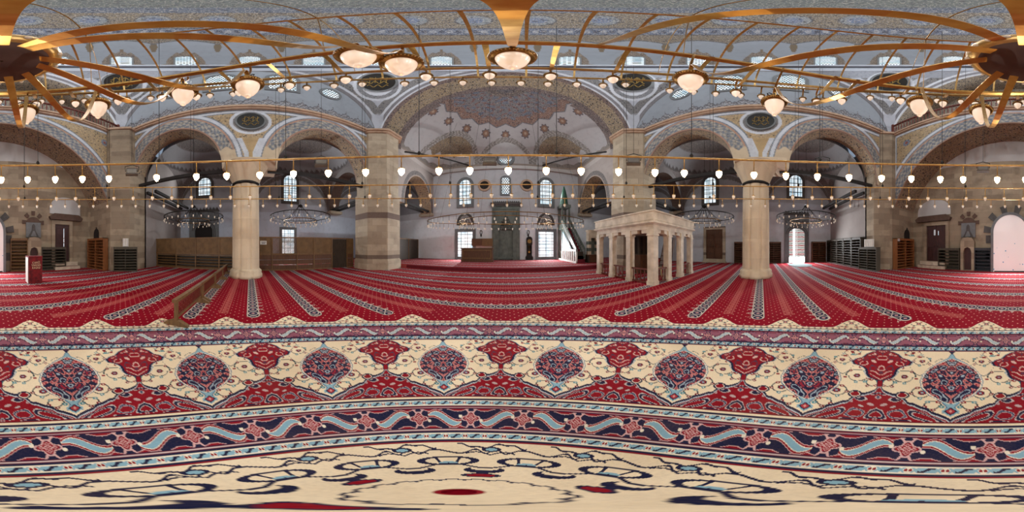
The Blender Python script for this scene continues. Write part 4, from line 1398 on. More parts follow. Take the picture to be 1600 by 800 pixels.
# stem and hub dish low in the middle, with a crown of small bulbs round its rim
ZD = 3.82
b = MB()
b.lathe([(0.35, ZD), (0.375, ZD + 0.01), (0.41, ZD + 0.05), (0.435, ZD + 0.11), (0.42, ZD + 0.15), (0.2, ZD + 0.18), (0.06, ZD + 0.22), (0.035, ZD + 0.3), (0.035, 25.9)], (HC.x, HC.y, 0), 48)
dish = b.build('hub_dish', M['brass_pale'], ch)
b = MB(); b.lathe([(0.01, ZD + 0.06), (0.2, ZD + 0.055), (0.30, ZD + 0.03), (0.35, ZD)], (HC.x, HC.y, 0), 48); b.build('underside', M['brown_stone'], dish)
for k in range(24):
    t = 2 * PI * k / 24
    b = MB(); b.lathe([(0.001, -0.022), (0.016, -0.016), (0.022, 0), (0.016, 0.016), (0.001, 0.022)], (HC.x + 0.422 * math.cos(t), HC.y + 0.422 * math.sin(t), ZD + 0.06), 8)
    b.build('small_bulb', M['bulb_off'], dish)
# big bowl lamps
BIG = [(560, 94), (627, 106), (801, 97), (1079, 131), (1210, 168), (1437, 169), (1533, 181), (42, 181), (153, 172), (286, 152), (387, 140)]
for px, py in BIG:
    q = at_z(px, py, 5.75)
    lamp = bowl_lamp((q.x, q.y, 5.98), 0.255, 0.54, 3, 'bowl', 1.0, beads=40)
    d = Vector((q.x - HC.x, q.y - HC.y, 0)); L = d.length; d.normalize(); sd = Vector((-d.y, d.x, 0))
    top = Vector((q.x, q.y, 6.5))
    p0 = Vector((HC.x, HC.y, 3.98)) + d * 0.12
    arm = bez(p0, p0 + d * 1.3 - Vector((0, 0, 1.05)), Vector((HC.x, HC.y, 4.3)) + d * (L - 0.9), Vector((HC.x, HC.y, 6.55)) + d * (L - 0.22), 22)
    arm += bez(arm[-1], arm[-1] + d * 0.08 + Vector((0, 0, 0.28)), top + Vector((0, 0, 0.3)), top - Vector((0, 0, 0.04)), 6)[1:]
    b = MB(); b.strip(arm, 0.085, 0.016, sd)
    b.build('arm', M['brass'], ch)
    b = MB(); b.strip(bez(Vector((HC.x, HC.y, ZB)) + d * 3.44, Vector((HC.x, HC.y, 7.1)) + d * 3.5, top + d * 0.12 + Vector((0, 0, 0.5)), top, 8), 0.05, 0.015, sd); b.build('hanger', M['brass_dark'], ch)
d = Vector((math.sin(0.40), math.cos(0.40), 0)); p0 = Vector((HC.x, HC.y, 3.98)) + d * 0.12
b = MB(); b.strip(bez(p0, p0 + d * 1.3 - Vector((0, 0, 0.75)), Vector((HC.x, HC.y, 5.2)) + d * 2.4, Vector((HC.x, HC.y, ZB)) + d * 3.4, 22), 0.085, 0.016, Vector((-d.y, d.x, 0))); b.build('arm', M['brass'], ch)
# middle tier
MID = [(540, 126), (666, 124), (765, 122), (860, 124), (957, 130), (1072, 151), (1145, 162), (1271, 179), (1312, 171), (1407, 159), (1473, 166), (1524, 167), (1590, 169), (57, 167), (119, 169), (186, 166), (255, 160), (310, 163), (377, 155), (453, 138)]
for px, py in MID:
    az_ = azi(px)
    q = at_z(px, py, 8.35)
    v = Vector((q.x - C2.x, q.y - C2.y, 0))
    q = Vector((C2.x, C2.y, 0)) + v.normalized() * (0.35 * v.length + 0.65 * 5.15)
    bowl_lamp((q.x, q.y, 8.47), 0.155, 0.29, 3, 'bowl', 0.7)
    d = Vector((q.x - HC.x, q.y - HC.y, 0)); L = d.length; d.normalize(); sd = Vector((-d.y, d.x, 0))
    b = MB()
    b.strip(bez(Vector((HC.x, HC.y, ZB)) + d * 3.44, Vector((HC.x, HC.y, ZB + 0.25)) + d * 3.9, Vector((q.x, q.y, 8.2)) - d * 0.5, Vector((q.x, q.y, 8.86)) - d * 0.1, 10), 0.10, 0.015, sd)
    b.strip(bez(Vector((q.x, q.y, 8.84)), Vector((q.x, q.y, 9.3)) + d * 0.2, Vector((q.x, q.y, 9.3)), Vector((C2.x, C2.y, ZM)) + (q - C2).normalized() * 5.15, 6), 0.06, 0.02, sd)
    b.build('arm', M['brass'], ch)
# outer tier
SML = [(521, 131), (565, 128), (632, 130), (678, 129), (723, 129), (768, 131), (814, 131), (856, 134), (901, 134), (942, 137), (978, 130), (1045, 151), (1082, 154), (1116, 158), (1155, 161), (1187, 163), (1252, 168), (1284, 169), (1360, 152), (1394, 153), (1464, 157), (1501, 160), (1562, 161), (1599, 161), (29, 162), (65, 160), (97, 163), (132, 161), (199, 161), (236, 158), (329, 155), (365, 152), (439, 142), (479, 137)]
for px, py in SML:
    q = at_z(px, py, 10.0)
    v = Vector((q.x - C3.x, q.y - C3.y, 0))
    q = Vector((C3.x, C3.y, 0)) + v.normalized() * (0.35 * v.length + 0.65 * 6.6)
    bowl_lamp((q.x, q.y, 10.12), 0.135, 0.26, 3, 'bowl_small', 0.65)
    b = MB()
    d = v.normalized(); sd = Vector((-d.y, d.x, 0))
    e = Vector((C3.x, C3.y, ZT)) + d * 6.6
    b.strip([Vector((q.x, q.y, 10.45)), Vector((q.x, q.y, 10.6)) * 0.5 + e * 0.5, e], 0.07, 0.02, sd)
    b.build('arm', M['brass_dark'], ch)
# long strips rising from the middle hoop to the stem
for k in range(24):
    t = 2 * PI * (k + 0.4) / 24
    d = Vector((math.sin(t), math.cos(t), 0)); sd = Vector((-d.y, d.x, 0))
    p3 = Vector((C3.x, C3.y, ZT)) + d * 6.58
    p0 = Vector((HC.x, HC.y, 12.9)) + d * 3.1
    b = MB(); b.strip(bez(p0, p0 + d * 1.2 + Vector((0, 0, 0.25)), p3 + Vector((0, 0, 1.3)) - d * 0.25, p3, 14), 0.075, 0.012, sd)
    b.build('strap', M['brass_pale'], ch)
band(circ(HC, 3.1, 12.9), 0.08, 0.05, RADI, 'hoop', closed=True)
for k in range(4):
    t = 2 * PI * (k + 0.5) / 4
    d = Vector((math.sin(t), math.cos(t), 0))
    b = MB(); b.cyl(Vector((HC.x, HC.y, 13.6)) + d * 0.03, Vector((HC.x, HC.y, 12.9)) + d * 3.1, 0.02, n=6); b.build('stay', M['brass_dark'], ch)
    for zz, rr, cc in ((ZB, 3.44, HC), (ZM, 5.15, C2)):
        b = MB(); b.cyl(Vector((cc.x, cc.y, zz)) + d * rr, Vector((HC.x, HC.y, 12.9)) + d * 3.1, 0.012, n=5); b.build('stay', M['brass_dark'], ch)

# ------------------------------------------------------------------ three concentric hanging hoops of bulbs
ZL = 3.72


def pendant(p, drop, r, lit, parent, short=False):
    """Egg shaped bulb on a thin rod below p."""
    x, y, z = p
    b = MB()
    b.lathe([(0.002, -r * 1.55), (r * 0.45, -r * 1.2), (r * 0.85, -r * 0.5), (r, 0.1 * r), (r * 0.92, 0.7 * r), (r * 0.7, 1.05 * r)], (x, y, z - drop), 12)
    o = b.build('bulb', M['bulb_lit' if lit else 'bulb_off'], parent)
    b = MB()
    b.lathe([(r * 0.98, 0.62 * r), (r * 1.0, 1.0 * r), (r * 0.6, 1.25 * r), (0.012, 1.4 * r), (0.012, drop)], (x, y, z - drop), 10)
    b.build('rod', M['brass'], o)
    return o


def hoop_lamp(name, c, r, label, bulbs, drop, rb, lit, tube, n_cable, ztop):
    h = root(name, (c[0], c[1], ZL), label, 'lamp')
    b = MB(); b.tube(circ(c, r, ZL, 160), tube, 8, closed=True); b.build('hoop', M['brass_pale'], h)
    for t in bulbs:
        pendant((c[0] + r * math.sin(t), c[1] + r * math.cos(t), ZL), drop, rb, lit, h)
    b = MB()
    for k in range(n_cable):
        t = 2 * PI * (k + 0.37) / n_cable
        x, y = c[0] + r * math.sin(t), c[1] + r * math.cos(t)
        m_ = max(abs(x), abs(y), 0.1)
        top = 15.6 if r < 5 else ztop
        b.cyl((x, y, ZL), (x, y, top), 0.008, n=4)
        b.lathe([(0.02, 0.0), (0.05, 0.05), (0.02, 0.12)], (x, y, ZL + 0.02), 6)
    b.build('cable', M['iron'], h)
    return h


PXA = [3, 47, 93, 138, 182, 260, 324, 372, 424, 476, 529, 585, 638, 693, 738, 794, 849, 900, 955, 1009, 1053, 1106, 1160, 1210, 1260, 1311, 1364, 1413, 1461, 1499, 1556]
hoop_lamp('hoop_lamp', (0.0, -0.28), 3.94, 'innermost hanging brass hoop of glowing bulbs', [azi(p) + 0.0 for p in PXA], 0.43, 0.075, True, 0.028, 8, 15.0)
hoop_lamp('hoop_lamp', (0.0, -0.2), 5.9, 'middle brass hoop with unlit milky bulbs hung outside the glowing hoop', [2 * PI * (k + 0.3) / 52 for k in range(52)], 0.42, 0.062, False, 0.022, 12, 14.2)
hoop_lamp('hoop_lamp', (0.0, -0.1), 7.55, 'outermost wide brass hoop with small unlit bulbs running close to the columns', [2 * PI * (k + 0.1) / 72 for k in range(72)], 0.33, 0.058, False, 0.022, 12, 12.3)


# ------------------------------------------------------------------ aisle chandeliers
def aisle_chandelier(c, label):
    h = root('hoop_chandelier', (c[0], c[1], 3.8), label, 'chandelier', 'iron hoop chandeliers of the aisles')
    b = MB(); b.tube(circ(c, 2.3, 3.82, 72), 0.035, 6, closed=True); b.build('outer_hoop', M['iron'], h)
    b = MB(); b.tube(circ(c, 1.25, 3.5, 56), 0.032, 6, closed=True); b.build('inner_hoop', M['brass_dark'], h)
    b = MB(); b.lathe([(0.02, 0.0), (0.14, 0.05), (0.2, 0.14), (0.12, 0.24), (0.02, 0.3)], (c[0], c[1], 4.5), 14)
    b.cyl((c[0], c[1], 4.8), (c[0], c[1], 11.2), 0.012, n=5); b.build('crown', M['iron'], h)
    b = MB()
    for k in range(12):
        t = 2 * PI * k / 12
        b.tube(bez((c[0] + 0.15 * math.sin(t), c[1] + 0.15 * math.cos(t), 4.6), (c[0] + 0.35 * math.sin(t), c[1] + 0.35 * math.cos(t), 4.3), (c[0] + 0.9 * math.sin(t), c[1] + 0.9 * math.cos(t), 3.7), (c[0] + 1.25 * math.sin(t), c[1] + 1.25 * math.cos(t), 3.5), 8), 0.014, 5)
    for k in range(6):
        t = 2 * PI * k / 6
        b.cyl((c[0] + 1.25 * math.sin(t), c[1] + 1.25 * math.cos(t), 3.5), (c[0] + 2.3 * math.sin(t), c[1] + 2.3 * math.cos(t), 3.82), 0.012, n=5)
    b.build('chain', M['iron'], h)
    for n_, r_, z_ in ((28, 2.3, 3.8), (18, 1.25, 3.48)):
        for k in range(n_):
            t = 2 * PI * (k + 0.5) / n_
            x, y = c[0] + r_ * math.sin(t), c[1] + r_ * math.cos(t)
            b = MB()
            b.lathe([(0.002, -0.10), (0.03, -0.07), (0.045, 0), (0.035, 0.05)], (x, y, z_ - 0.3), 8, mi=0)
            b.cyl((x, y, z_ - 0.26), (x, y, z_), 0.012, n=5, mi=1)
            b.build('oil_lamp', [M['bulb_off'], M['iron']], h)
    return h


aisle_chandelier((-12.0, -4.3), 'round iron hoop chandelier before the dark arched doorway above the wooden screen')
aisle_chandelier((-12.0, 3.85), 'round iron hoop chandelier in front of the left aisle window beside the octagonal pier')
aisle_chandelier((12.0, 4.4), 'round iron hoop chandelier before the brown side door beside the marble tribune')
aisle_chandelier((12.3, -3.45), 'round iron hoop chandelier hanging before the bright open doorway')
# long oval hoops of the mihrab bay
h = root('oval_chandelier', (0, 12.6, 3.62), 'wide oval double hoop chandelier with small lamps in front of the mihrab', 'chandelier')
for rx, ry, z, n_ in ((6.4, 2.7, 3.62, 60), (3.6, 2.1, 3.5, 36)):
    b = MB(); b.tube(circ((0, 12.6), rx, z, 120, ry), 0.028, 6, closed=True); b.build('hoop', M['brass_dark'], h)
    for k in range(n_):
        t = 2 * PI * k / n_
        x, y = rx * math.sin(t), 12.6 + ry * math.cos(t)
        b = MB(); b.lathe([(0.002, -0.10), (0.03, -0.07), (0.05, 0), (0.04, 0.06)], (x, y, z - 0.42), 8)
        b.cyl((x, y, z - 0.38), (x, y, z), 0.012, n=5, mi=1)
        b.build('oil_lamp', [M['bulb_off'], M['iron']], h)
b = MB()
for k in range(8):
    t = 2 * PI * (k + 0.5) / 8
    x, y = 6.4 * math.sin(t), 12.6 + 2.7 * math.cos(t)
    b.cyl((x, y, 3.62), (x * 0.6, y, 12.5), 0.008, n=4)
b.build('cable', M['iron'], h)


# ------------------------------------------------------------------ floodlights and calligraphy discs
def floodlight(px, py, dist, label):
    z = 1.5 + dist * math.tan(ele(py))
    p = Vector((dist * math.sin(azi(px)), dist * math.cos(azi(px)), z))
    f = root('floodlight', p, label, 'floodlight', rz=-azi(px))
    def L(x, y, zz): return (x, y, zz)
    b = MB(); b.box((0, 0, 0), (0.30, 0.12, 0.17)); b.box((0, 0.0, -0.1), (0.34, 0.16, 0.03)); b.build('housing', M['dark_stone'], f, local=True)
    b = MB(); b.box((0, -0.065, -0.01), (0.26, 0.012, 0.12)); b.build('lens', M['frame_grey'], f, local=True)
    b = MB(); b.tube([(-0.17, 0, 0), (-0.19, 0, 0.16), (0, 0, 0.22), (0.19, 0, 0.16), (0.17, 0, 0)], 0.012, 5); b.build('bracket', M['iron'], f, local=True)
    b = MB(); b.cyl((0, 0, 0.2), (0, 0, 0.2 + 5.0), 0.007, n=4); b.build('cable', M['iron'], f, local=True)


floodlight(502, 254, 4.25, 'small grey floodlight hung before the aisle window next to the octagonal pier')
floodlight(765, 251, 3.95, 'small grey floodlight under the glowing hoop in front of the mihrab bay')
floodlight(1285, 255, 4.2, 'small grey floodlight under the glowing hoop before the arch over the bright doorway')
floodlight(1536, 263, 4.5, 'small grey floodlight beside the glowing hoop near the white rear doorway')
floodlight(206, 268, 4.5, 'small grey floodlight beside the glowing hoop at the rear corner by the wooden screen')
floodlight(990, 251, 4.0, 'small grey floodlight under the glowing hoop above the marble tribune')


def disc(c, nrm, w, h, label):
    """Black oval board with gilt writing strokes, facing nrm."""
    n = Vector(nrm).normalized(); u = Vector((-n.y, n.x, 0)).normalized(); v = n.cross(u) * 1.0
    if v.z < 0: v = -v
    r = root('calligraphy_roundel', c, label, 'wall plaque')
    o = Vector(c)
    ov = lambda a, b_, k=40: [(a / 2 * math.cos(2 * PI * i / k), b_ / 2 * math.sin(2 * PI * i / k)) for i in range(k)]
    b = MB(); b.plate(ov(w, h), o, u, v, n, 0, 0.05); b.build('board', M['black'], r)
    b = MB(); b.ring(ov(w * 1.12, h * 1.12), ov(w * 0.98, h * 0.98), o, u, v, n, 0, 0.08); b.build('frame', M['frame_grey'], r)
    b = MB()
    for k in range(3):
        y0 = -0.22 * h + 0.2 * h * k
        pts = [o + u * (-0.3 * w + 0.6 * w * i / 14) + v * (y0 + 0.07 * h * math.sin(i * 1.1 + k * 2)) + n * 0.06 for i in range(15)]
        b.tube(pts, 0.016 * w, 5)
    for k in range(4):
        b.cyl(o + u * (-0.22 * w + 0.15 * w * k) + v * (-0.05 * h) + n * 0.06, o + u * (-0.2 * w + 0.15 * w * k) + v * (0.27 * h) + n * 0.06, 0.014 * w, n=5)
    b.build('gilt_script', M['gold'], r)


disc((-8.47, 0.05, 9.35), (1, 0, 0), 1.45, 1.45, 'black round board with gilt script between the arches over the column at the wooden screen')
disc((8.47, 0.05, 9.35), (-1, 0, 0), 1.45, 1.45, 'black round board with gilt script between the arches over the column at the bright doorway')
for sx, sy, lb in ((-1, 1, 'black oval board with gilt script under the dome over the pier by the wooden screen'), (1, 1, 'black oval board with gilt script under the dome over the pier behind the marble tribune'),
                   (-1, -1, 'black oval board with gilt script under the dome, rear corner on the screen side'), (1, -1, 'black oval board with gilt script under the dome, rear corner near the tall dark racks')):
    rho_, k_ = 9.4, 6.2 / A
    z = 10 + k_ * math.sqrt(2 * A * A - rho_ ** 2)
    d = Vector((sx, sy, 0)).normalized()
    slope = k_ * rho_ / math.sqrt(2 * A * A - rho_ ** 2)
    nr = Vector((-d.x * slope, -d.y * slope, -1.0)).normalized()
    p = Vector((d.x * rho_, d.y * rho_, z)) + nr * 0.05
    disc(p, nr, 2.1, 1.75, lb)
# ------------------------------------------------------------------ shoe racks
def rack(w, h, d, cols, rows, mat, label, loc, rz, top=True, sign=False):
    """Open shoe rack; local x along its width, front faces local -y."""
    r = root('shoe_rack', loc, label, 'shoe rack', rz=rz)
    b = MB()
    for s_ in (-1, 1): b.box((s_ * (w / 2 - 0.02), 0, h / 2), (0.04, d, h))
    b.box((0, 0, h - 0.02), (w, d, 0.04)); b.box((0, d / 2 - 0.01, h / 2), (w - 0.06, 0.02, h - 0.04)); b.box((0, 0, 0.05), (w - 0.06, d - 0.04, 0.06))
    b.box((0, -d / 2 + 0.02, h - 0.09), (w - 0.06, 0.03, 0.12))
    b.build('carcass', M[mat], r, local=True)
    for c in range(1, cols):
        b = MB(); b.box((-w / 2 + w * c / cols, 0, h / 2), (0.035, d - 0.02, h - 0.08)); b.build('divider', M[mat], r, local=True)
    for k in range(1, rows):
        b = MB()
        z = 0.06 + (h - 0.16) * k / rows
        n = 3
        b.add([(-w / 2 + 0.03, -d / 2 + 0.02, z - 0.03), (w / 2 - 0.03, -d / 2 + 0.02, z - 0.03), (w / 2 - 0.03, d / 2 - 0.02, z + 0.05), (-w / 2 + 0.03, d / 2 - 0.02, z + 0.05),
               (-w / 2 + 0.03, -d / 2 + 0.02, z), (w / 2 - 0.03, -d / 2 + 0.02, z), (w / 2 - 0.03, d / 2 - 0.02, z + 0.08), (-w / 2 + 0.03, d / 2 - 0.02, z + 0.08)],
              [(3, 2, 1, 0), (4, 5, 6, 7), (0, 1, 5, 4), (1, 2, 6, 5), (2, 3, 7, 6), (3, 0, 4, 7)])
        b.build('shelf', M[mat], r, local=True)
    if sign:
        b = MB(); b.box((-w / 2 + 0.16, -d / 2 - 0.004, h - 0.12), (0.2, 0.012, 0.16)); s_ = b.build('notice', M['white'], r, local=True)
        b = MB(); b.tube([(-w / 2 + 0.16 + 0.05 * math.cos(2 * PI * k / 16), -d / 2 - 0.012, h - 0.12 + 0.05 * math.sin(2 * PI * k / 16)) for k in range(16)], 0.008, 5, closed=True)
        b.box((-w / 2 + 0.16, -d / 2 - 0.012, h - 0.12), (0.09, 0.006, 0.012)); b.build('emblem', M['red_cloth'], s_, local=True)
    return r


M['rack_dark'] = wood('grey_brown_rack_wood', (84, 76, 60), (52, 48, 40))
M['rack_blue'] = wood('blue_black_rack_wood', (52, 56, 62), (34, 38, 46))
def rear_x(px, y=-10.3): return y * math.tan(azi(px))
rack(1.1, 2.05, 0.4, 1, 9, 'wood', 'tall brown shoe rack against the rear wall behind the red donation box', (-1.62, -10.36, 0), PI)
rack(1.75, 1.5, 0.4, 1, 7, 'rack_dark', 'low dark shoe rack between the niche fountain and the left rear door', (-3.98, -10.36, 0), PI)
rack(1.9, 2.1, 0.42, 2, 10, 'wood_orange', 'two-bay orange wood shoe rack by the left rear door at the pier', (-6.82, -9.25, 0), -PI / 2 + PI)
rack(1.5, 1.52, 0.4, 2, 8, 'rack_dark', 'low dark shoe rack under the white heater beside the wooden screen', (-7.52, -7.18, 0), PI - PI / 4 - 0.0)
rack(1.05, 1.46, 0.38, 1, 6, 'rack_blue', 'blue-black shoe rack between the niche and the white doorway, rear wall', (2.24, -10.37, 0), PI)
rack(1.6, 1.44, 0.38, 1, 6, 'rack_dark', 'low grey shoe rack beside the right rear double door', (4.62, -10.37, 0), PI)
rack(1.95, 2.1, 0.42, 2, 10, 'wood_orange', 'two-bay orange wood shoe rack with a notice on its top corner', (7.66, -9.15, 0), PI / 2 + PI, sign=True)
rack(1.7, 1.5, 0.4, 2, 8, 'rack_dark', 'low dark shoe rack under the wall heater near the bright doorway', (8.75, -6.78, 0), PI + 0.12)
for i, (x, lb) in enumerate(((10.35, 'nearest the stone pier'), (11.65, 'second from the stone pier'), (12.95, 'third from the stone pier'), (14.25, 'second from the outer wall'), (15.5, 'in the corner at the outer wall'))):
    rack(1.25 if i < 4 else 0.95, 2.2, 0.42, 1, 10, 'wood_dark', 'tall dark shoe rack of the aisle end row, ' + lb, (x, -6.95, 0), PI)
rack(1.5, 2.0, 0.4, 2, 9, 'wood_brown', 'brown two-bay shoe rack between the brown door and the round column', (15.76, 1.9, 0), -PI / 2)
rack(1.45, 2.0, 0.4, 2, 9, 'wood_brown', 'brown two-bay shoe rack just past the column before the bright doorway', (15.76, -1.15, 0), -PI / 2)
rack(1.5, 2.05, 0.4, 2, 9, 'wood_brown', 'brown two-bay shoe rack between the bright doorway and the dark corner racks', (15.76, -5.75, 0), -PI / 2)


def heater(c, rz, label, n):
    r = root('wall_heater', c, label, 'heater', rz=rz)
    b = MB(); b.box((0, 0, 0.27), (0.16 * n + 0.04, 0.1, 0.5)); b.build('body', M['white'], r, local=True)
    b = MB()
    for k in range(n): b.cyl((-0.08 * (n - 1) + 0.16 * k, -0.07, 0.05), (-0.08 * (n - 1) + 0.16 * k, -0.07, 0.5), 0.05, n=10)
    b.build('fins', M['white'], r, local=True)
    b = MB(); b.box((0.0, 0, 0.01), (0.16 * n, 0.14, 0.02)); b.build('foot', M['iron'], r, local=True)


heater((-7.53, -7.17, 1.52), PI - PI / 4, 'small white heater standing on the dark rack by the wooden screen', 2)
heater((8.72, -6.76, 1.5), PI + 0.12, 'white ribbed heater standing on the dark rack beside the rear right pier', 5)

# ------------------------------------------------------------------ rear wall: doors, niches, white arched doorway
DN = [0]


def door(c, nrm, w, h, leaf_mat, fmat, label=None, leaves=2, z0=0.0, fw=0.25, kind='rect'):
    DN[0] += 1
    u, v, n = basis(nrm)
    o = Vector(c)
    b = MB(); b.ring(arch_outline(w, h, kind, grow=fw), arch_outline(w, h, kind), o, u, v, n, -0.15, 0.14)
    d = b.build('door_%d' % DN[0], M[fmat], kind='structure')
    for k in range(leaves):
        b = MB()
        lw = w / leaves
        x0 = -w / 2 + lw * k
        b.plate([(x0 + 0.01, 0.0), (x0 + lw - 0.01, 0.0), (x0 + lw - 0.01, h - 0.01), (x0 + 0.01, h - 0.01)], o, u, v, n, -0.06, 0.04)
        for z_, hh in ((0.12, h * 0.36), (h * 0.5, h * 0.42)):
            ou = [(x0 + 0.1, z_), (x0 + lw - 0.1, z_), (x0 + lw - 0.1, z_ + hh), (x0 + 0.1, z_ + hh)]
            inn = [(x0 + 0.15, z_ + 0.05), (x0 + lw - 0.15, z_ + 0.05), (x0 + lw - 0.15, z_ + hh - 0.05), (x0 + 0.15, z_ + hh - 0.05)]
            b.ring(ou, inn, o, u, v, n, 0.03, 0.07)
        lf = b.build('leaf', M[leaf_mat], d)
        b = MB()
        p = o + u * (x0 + (lw - 0.12 if k == 0 else 0.12)) + v * (h * 0.42) + n * 0.09
        b.cyl(p - v * 0.06, p + v * 0.06, 0.018, n=8); b.build('handle', M['iron'], lf)
    return d


door((-4.7, RY + 0.02, 0.5), (0, 1), 1.1, 2.55, 'wood_door', 'stone_rear', z0=0.5, leaves=1)
door((5.75, RY + 0.02, 0.5), (0, 1), 1.6, 2.55, 'wood_door', 'stone_rear', z0=0.5)
for x, w in ((-5.0, 1.9), (6.0, 2.3)):
    b = MB()
    b.box2((x - w / 2, RY, 0), (x + w / 2, RY + 0.45, 0.2)); b.box2((x - w / 2 + 0.1, RY, 0.2), (x + w / 2 - 0.1, RY + 0.28, 0.48))
    b.build('trim_door_step', M['marble'], kind='structure')
    b = MB(); b.box2((x - w / 2 + 0.15, RY + 0.02, 0.2), (x + w / 2 - 0.15, RY + 0.42, 0.215)); b.build('trim_step_carpet', M['step_red'], kind='structure')
    b = MB()
    b.plate([(-w / 2 - 0.25, 0), (w / 2 + 0.25, 0), (w / 2 + 0.35, 0.2), (w / 2, 0.42), (-w / 2, 0.42), (-w / 2 - 0.35, 0.2)], (x, RY, 3.35), (1, 0, 0), (0, 0, 1), (0, 1, 0), 0, 0.3)
    b.build('trim_lintel', M['brown_stone'], kind='structure')
    b = MB(); b.plate(arch_outline(w + 0.5, 1.25, 'low'), (x, RY, 3.78), (1, 0, 0), (0, 0, 1), (0, 1, 0), 0, 0.06); b.build('trim_relieving_arch', M['plaster'], kind='structure')
# light slits between the rear door leaves
b = MB(); b.box2((-4.86, RY + 0.065, 1.2), (-4.83, RY + 0.07, 2.85)); b.build('window_slit_left', M['glass_low'], kind='structure')
b = MB(); b.box2((5.83, RY + 0.065, 2.35), (5.93, RY + 0.07, 2.75)); b.box2((5.55, RY + 0.065, 2.35), (5.58, RY + 0.07, 2.65)); b.build('window_slit_right', M['glass_low'], kind='structure')


def niche_fountain(x, label):
    """Stone wall fountain: arched niche with a small door below, relief panel and sunburst of brown voussoirs."""
    r = root('niche_fountain', (x, RY + 0.01, 0), label, 'wall fountain')
    y = RY
    pl = lambda b, poly, z, d0, d1, mi=0: b.plate(poly, (x, y, z), (1, 0, 0), (0, 0, 1), (0, 1, 0), d0, d1, mi)
    b = MB(); b.ring([(-0.48, 0), (0.48, 0), (0.48, 1.85), (0.3, 2.1), (0, 2.14), (-0.3, 2.1), (-0.48, 1.85)], [(-0.28, 0.02), (0.28, 0.02), (0.28, 1.2), (0.2, 1.42), (0, 1.5), (-0.2, 1.42), (-0.28, 1.2)], (x, y, 0), (1, 0, 0), (0, 0, 1), (0, 1, 0), 0.02, 0.34)
    b.build('frame', M['brown_stone'] if False else M['stone_rear'], r)
    b = MB(); pl(b, [(-0.28, 0.02), (0.28, 0.02), (0.28, 1.2), (0.2, 1.42), (0, 1.5), (-0.2, 1.42), (-0.28, 1.2)], 0, 0.02, 0.1); b.build('niche_door', M['wood_door'], r)
    b = MB(); pl(b, [(-0.5, 0), (0.5, 0), (0.5, 0.95), (-0.5, 0.95)], 2.14, 0.02, 0.12)
    pl(b, [(-0.36, 0.02), (0.36, 0.02), (0.12, 0.45), (0.1, 0.75), (0, 0.86), (-0.1, 0.75), (-0.12, 0.45)], 2.14, 0.12, 0.17, 1)
    pl(b, [(-0.2, 0.05), (0.2, 0.05), (0.05, 0.4), (-0.05, 0.4)], 2.14, 0.17, 0.2)
    b.build('relief_panel', [M['frame_grey'], M['dark_stone']], r)
    b = MB(); pl(b, [(0.46 * math.cos(PI * i / 12), 0.36 * math.sin(PI * i / 12)) for i in range(13)], 3.1, 0.02, 0.08)
    for k in range(5):
        a = PI * (k + 0.0) / 4
        b.plate([(-0.11, 0.46), (0.11, 0.46), (0.13, 0.74), (-0.13, 0.74)], (x, y, 3.12), (math.sin(a - PI / 2) * 0 + math.cos(a - PI / 2), 0, math.sin(a - PI / 2)), (-math.sin(a - PI / 2), 0, math.cos(a - PI / 2)), (0, 1, 0), 0.02, 0.07)
    b.build('sunburst', M['brown_stone'], r)


niche_fountain(-2.62, 'stone niche fountain with brown sunburst arch behind the red donation box')
niche_fountain(3.28, 'stone niche fountain with brown sunburst arch between two low dark racks')

for c, n_, lb in (((-7.11, -9.7, 1.9), (1, 0), 'left'), ((7.89, -9.75, 1.9), (-1, 0), 'right')):
    u, v, n = basis(n_)
    b = MB(); o = [(-0.3, 0), (0.3, 0), (0.3, 0.62), (0.22, 0.82), (0.06, 0.92), (0, 1.05), (-0.06, 0.92), (-0.22, 0.82), (-0.3, 0.62)]
    b.plate(o, Vector(c) + Vector((0, 0, 0.0)), u, v, n, 0.0, 0.05)
    b.build('trim_wall_niche_' + lb, M['shadow_in'], kind='structure')

# white arched doorway standing forward of the rear wall
DN[0] += 1
WX = 0.45
b = MB()
b.ring(arch_outline(2.1, 3.45, 'round', 20, 0.16), arch_outline(2.1, 3.45, 'round', 20), (WX, -10.05, 0), (1, 0, 0), (0, 0, 1), (0, 1, 0), -0.5, 0.06)
d = b.build('door_%d' % DN[0], M['frame_grey'], kind='structure')
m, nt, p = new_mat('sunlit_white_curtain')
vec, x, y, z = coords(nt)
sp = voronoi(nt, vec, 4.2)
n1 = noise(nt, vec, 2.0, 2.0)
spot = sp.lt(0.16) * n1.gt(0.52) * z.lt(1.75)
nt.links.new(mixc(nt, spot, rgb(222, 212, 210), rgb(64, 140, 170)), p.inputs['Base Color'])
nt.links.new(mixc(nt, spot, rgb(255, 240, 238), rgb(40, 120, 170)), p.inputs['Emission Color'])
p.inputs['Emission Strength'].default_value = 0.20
M['curtain'] = m
b = MB(); b.plate(arch_outline(2.1, 3.45, 'round', 20), (WX, -10.05, 0), (1, 0, 0), (0, 0, 1), (0, 1, 0), -0.02, 0.02); b.build('curtain', M['curtain'], d)
b = MB(); b.box2((WX - 1.0, -10.04, 0.01), (WX + 1.0, -9.98, 0.07)); b.build('threshold', M['iron'], d)
b = MB()
for k in range(11):
    a = PI * (k + 0.5) / 11
    if k % 2 == 0:
        c_, s_ = math.cos(a), math.sin(a)
        b.plate([(-0.17, 1.28), (0.17, 1.28), (0.22, 1.78), (-0.22, 1.78)], (WX, RY, 2.4), (s_, 0, -c_), (c_, 0, s_), (0, 1, 0), 0, 0.06)
for s_ in (-1, 1):
    for z_ in (0.9, 2.0):
        b.box((WX + s_ * 1.42, RY + 0.03, z_), (0.42, 0.06, 0.5))
b.build('trim_voussoirs', M['dark_stone'], kind='structure')

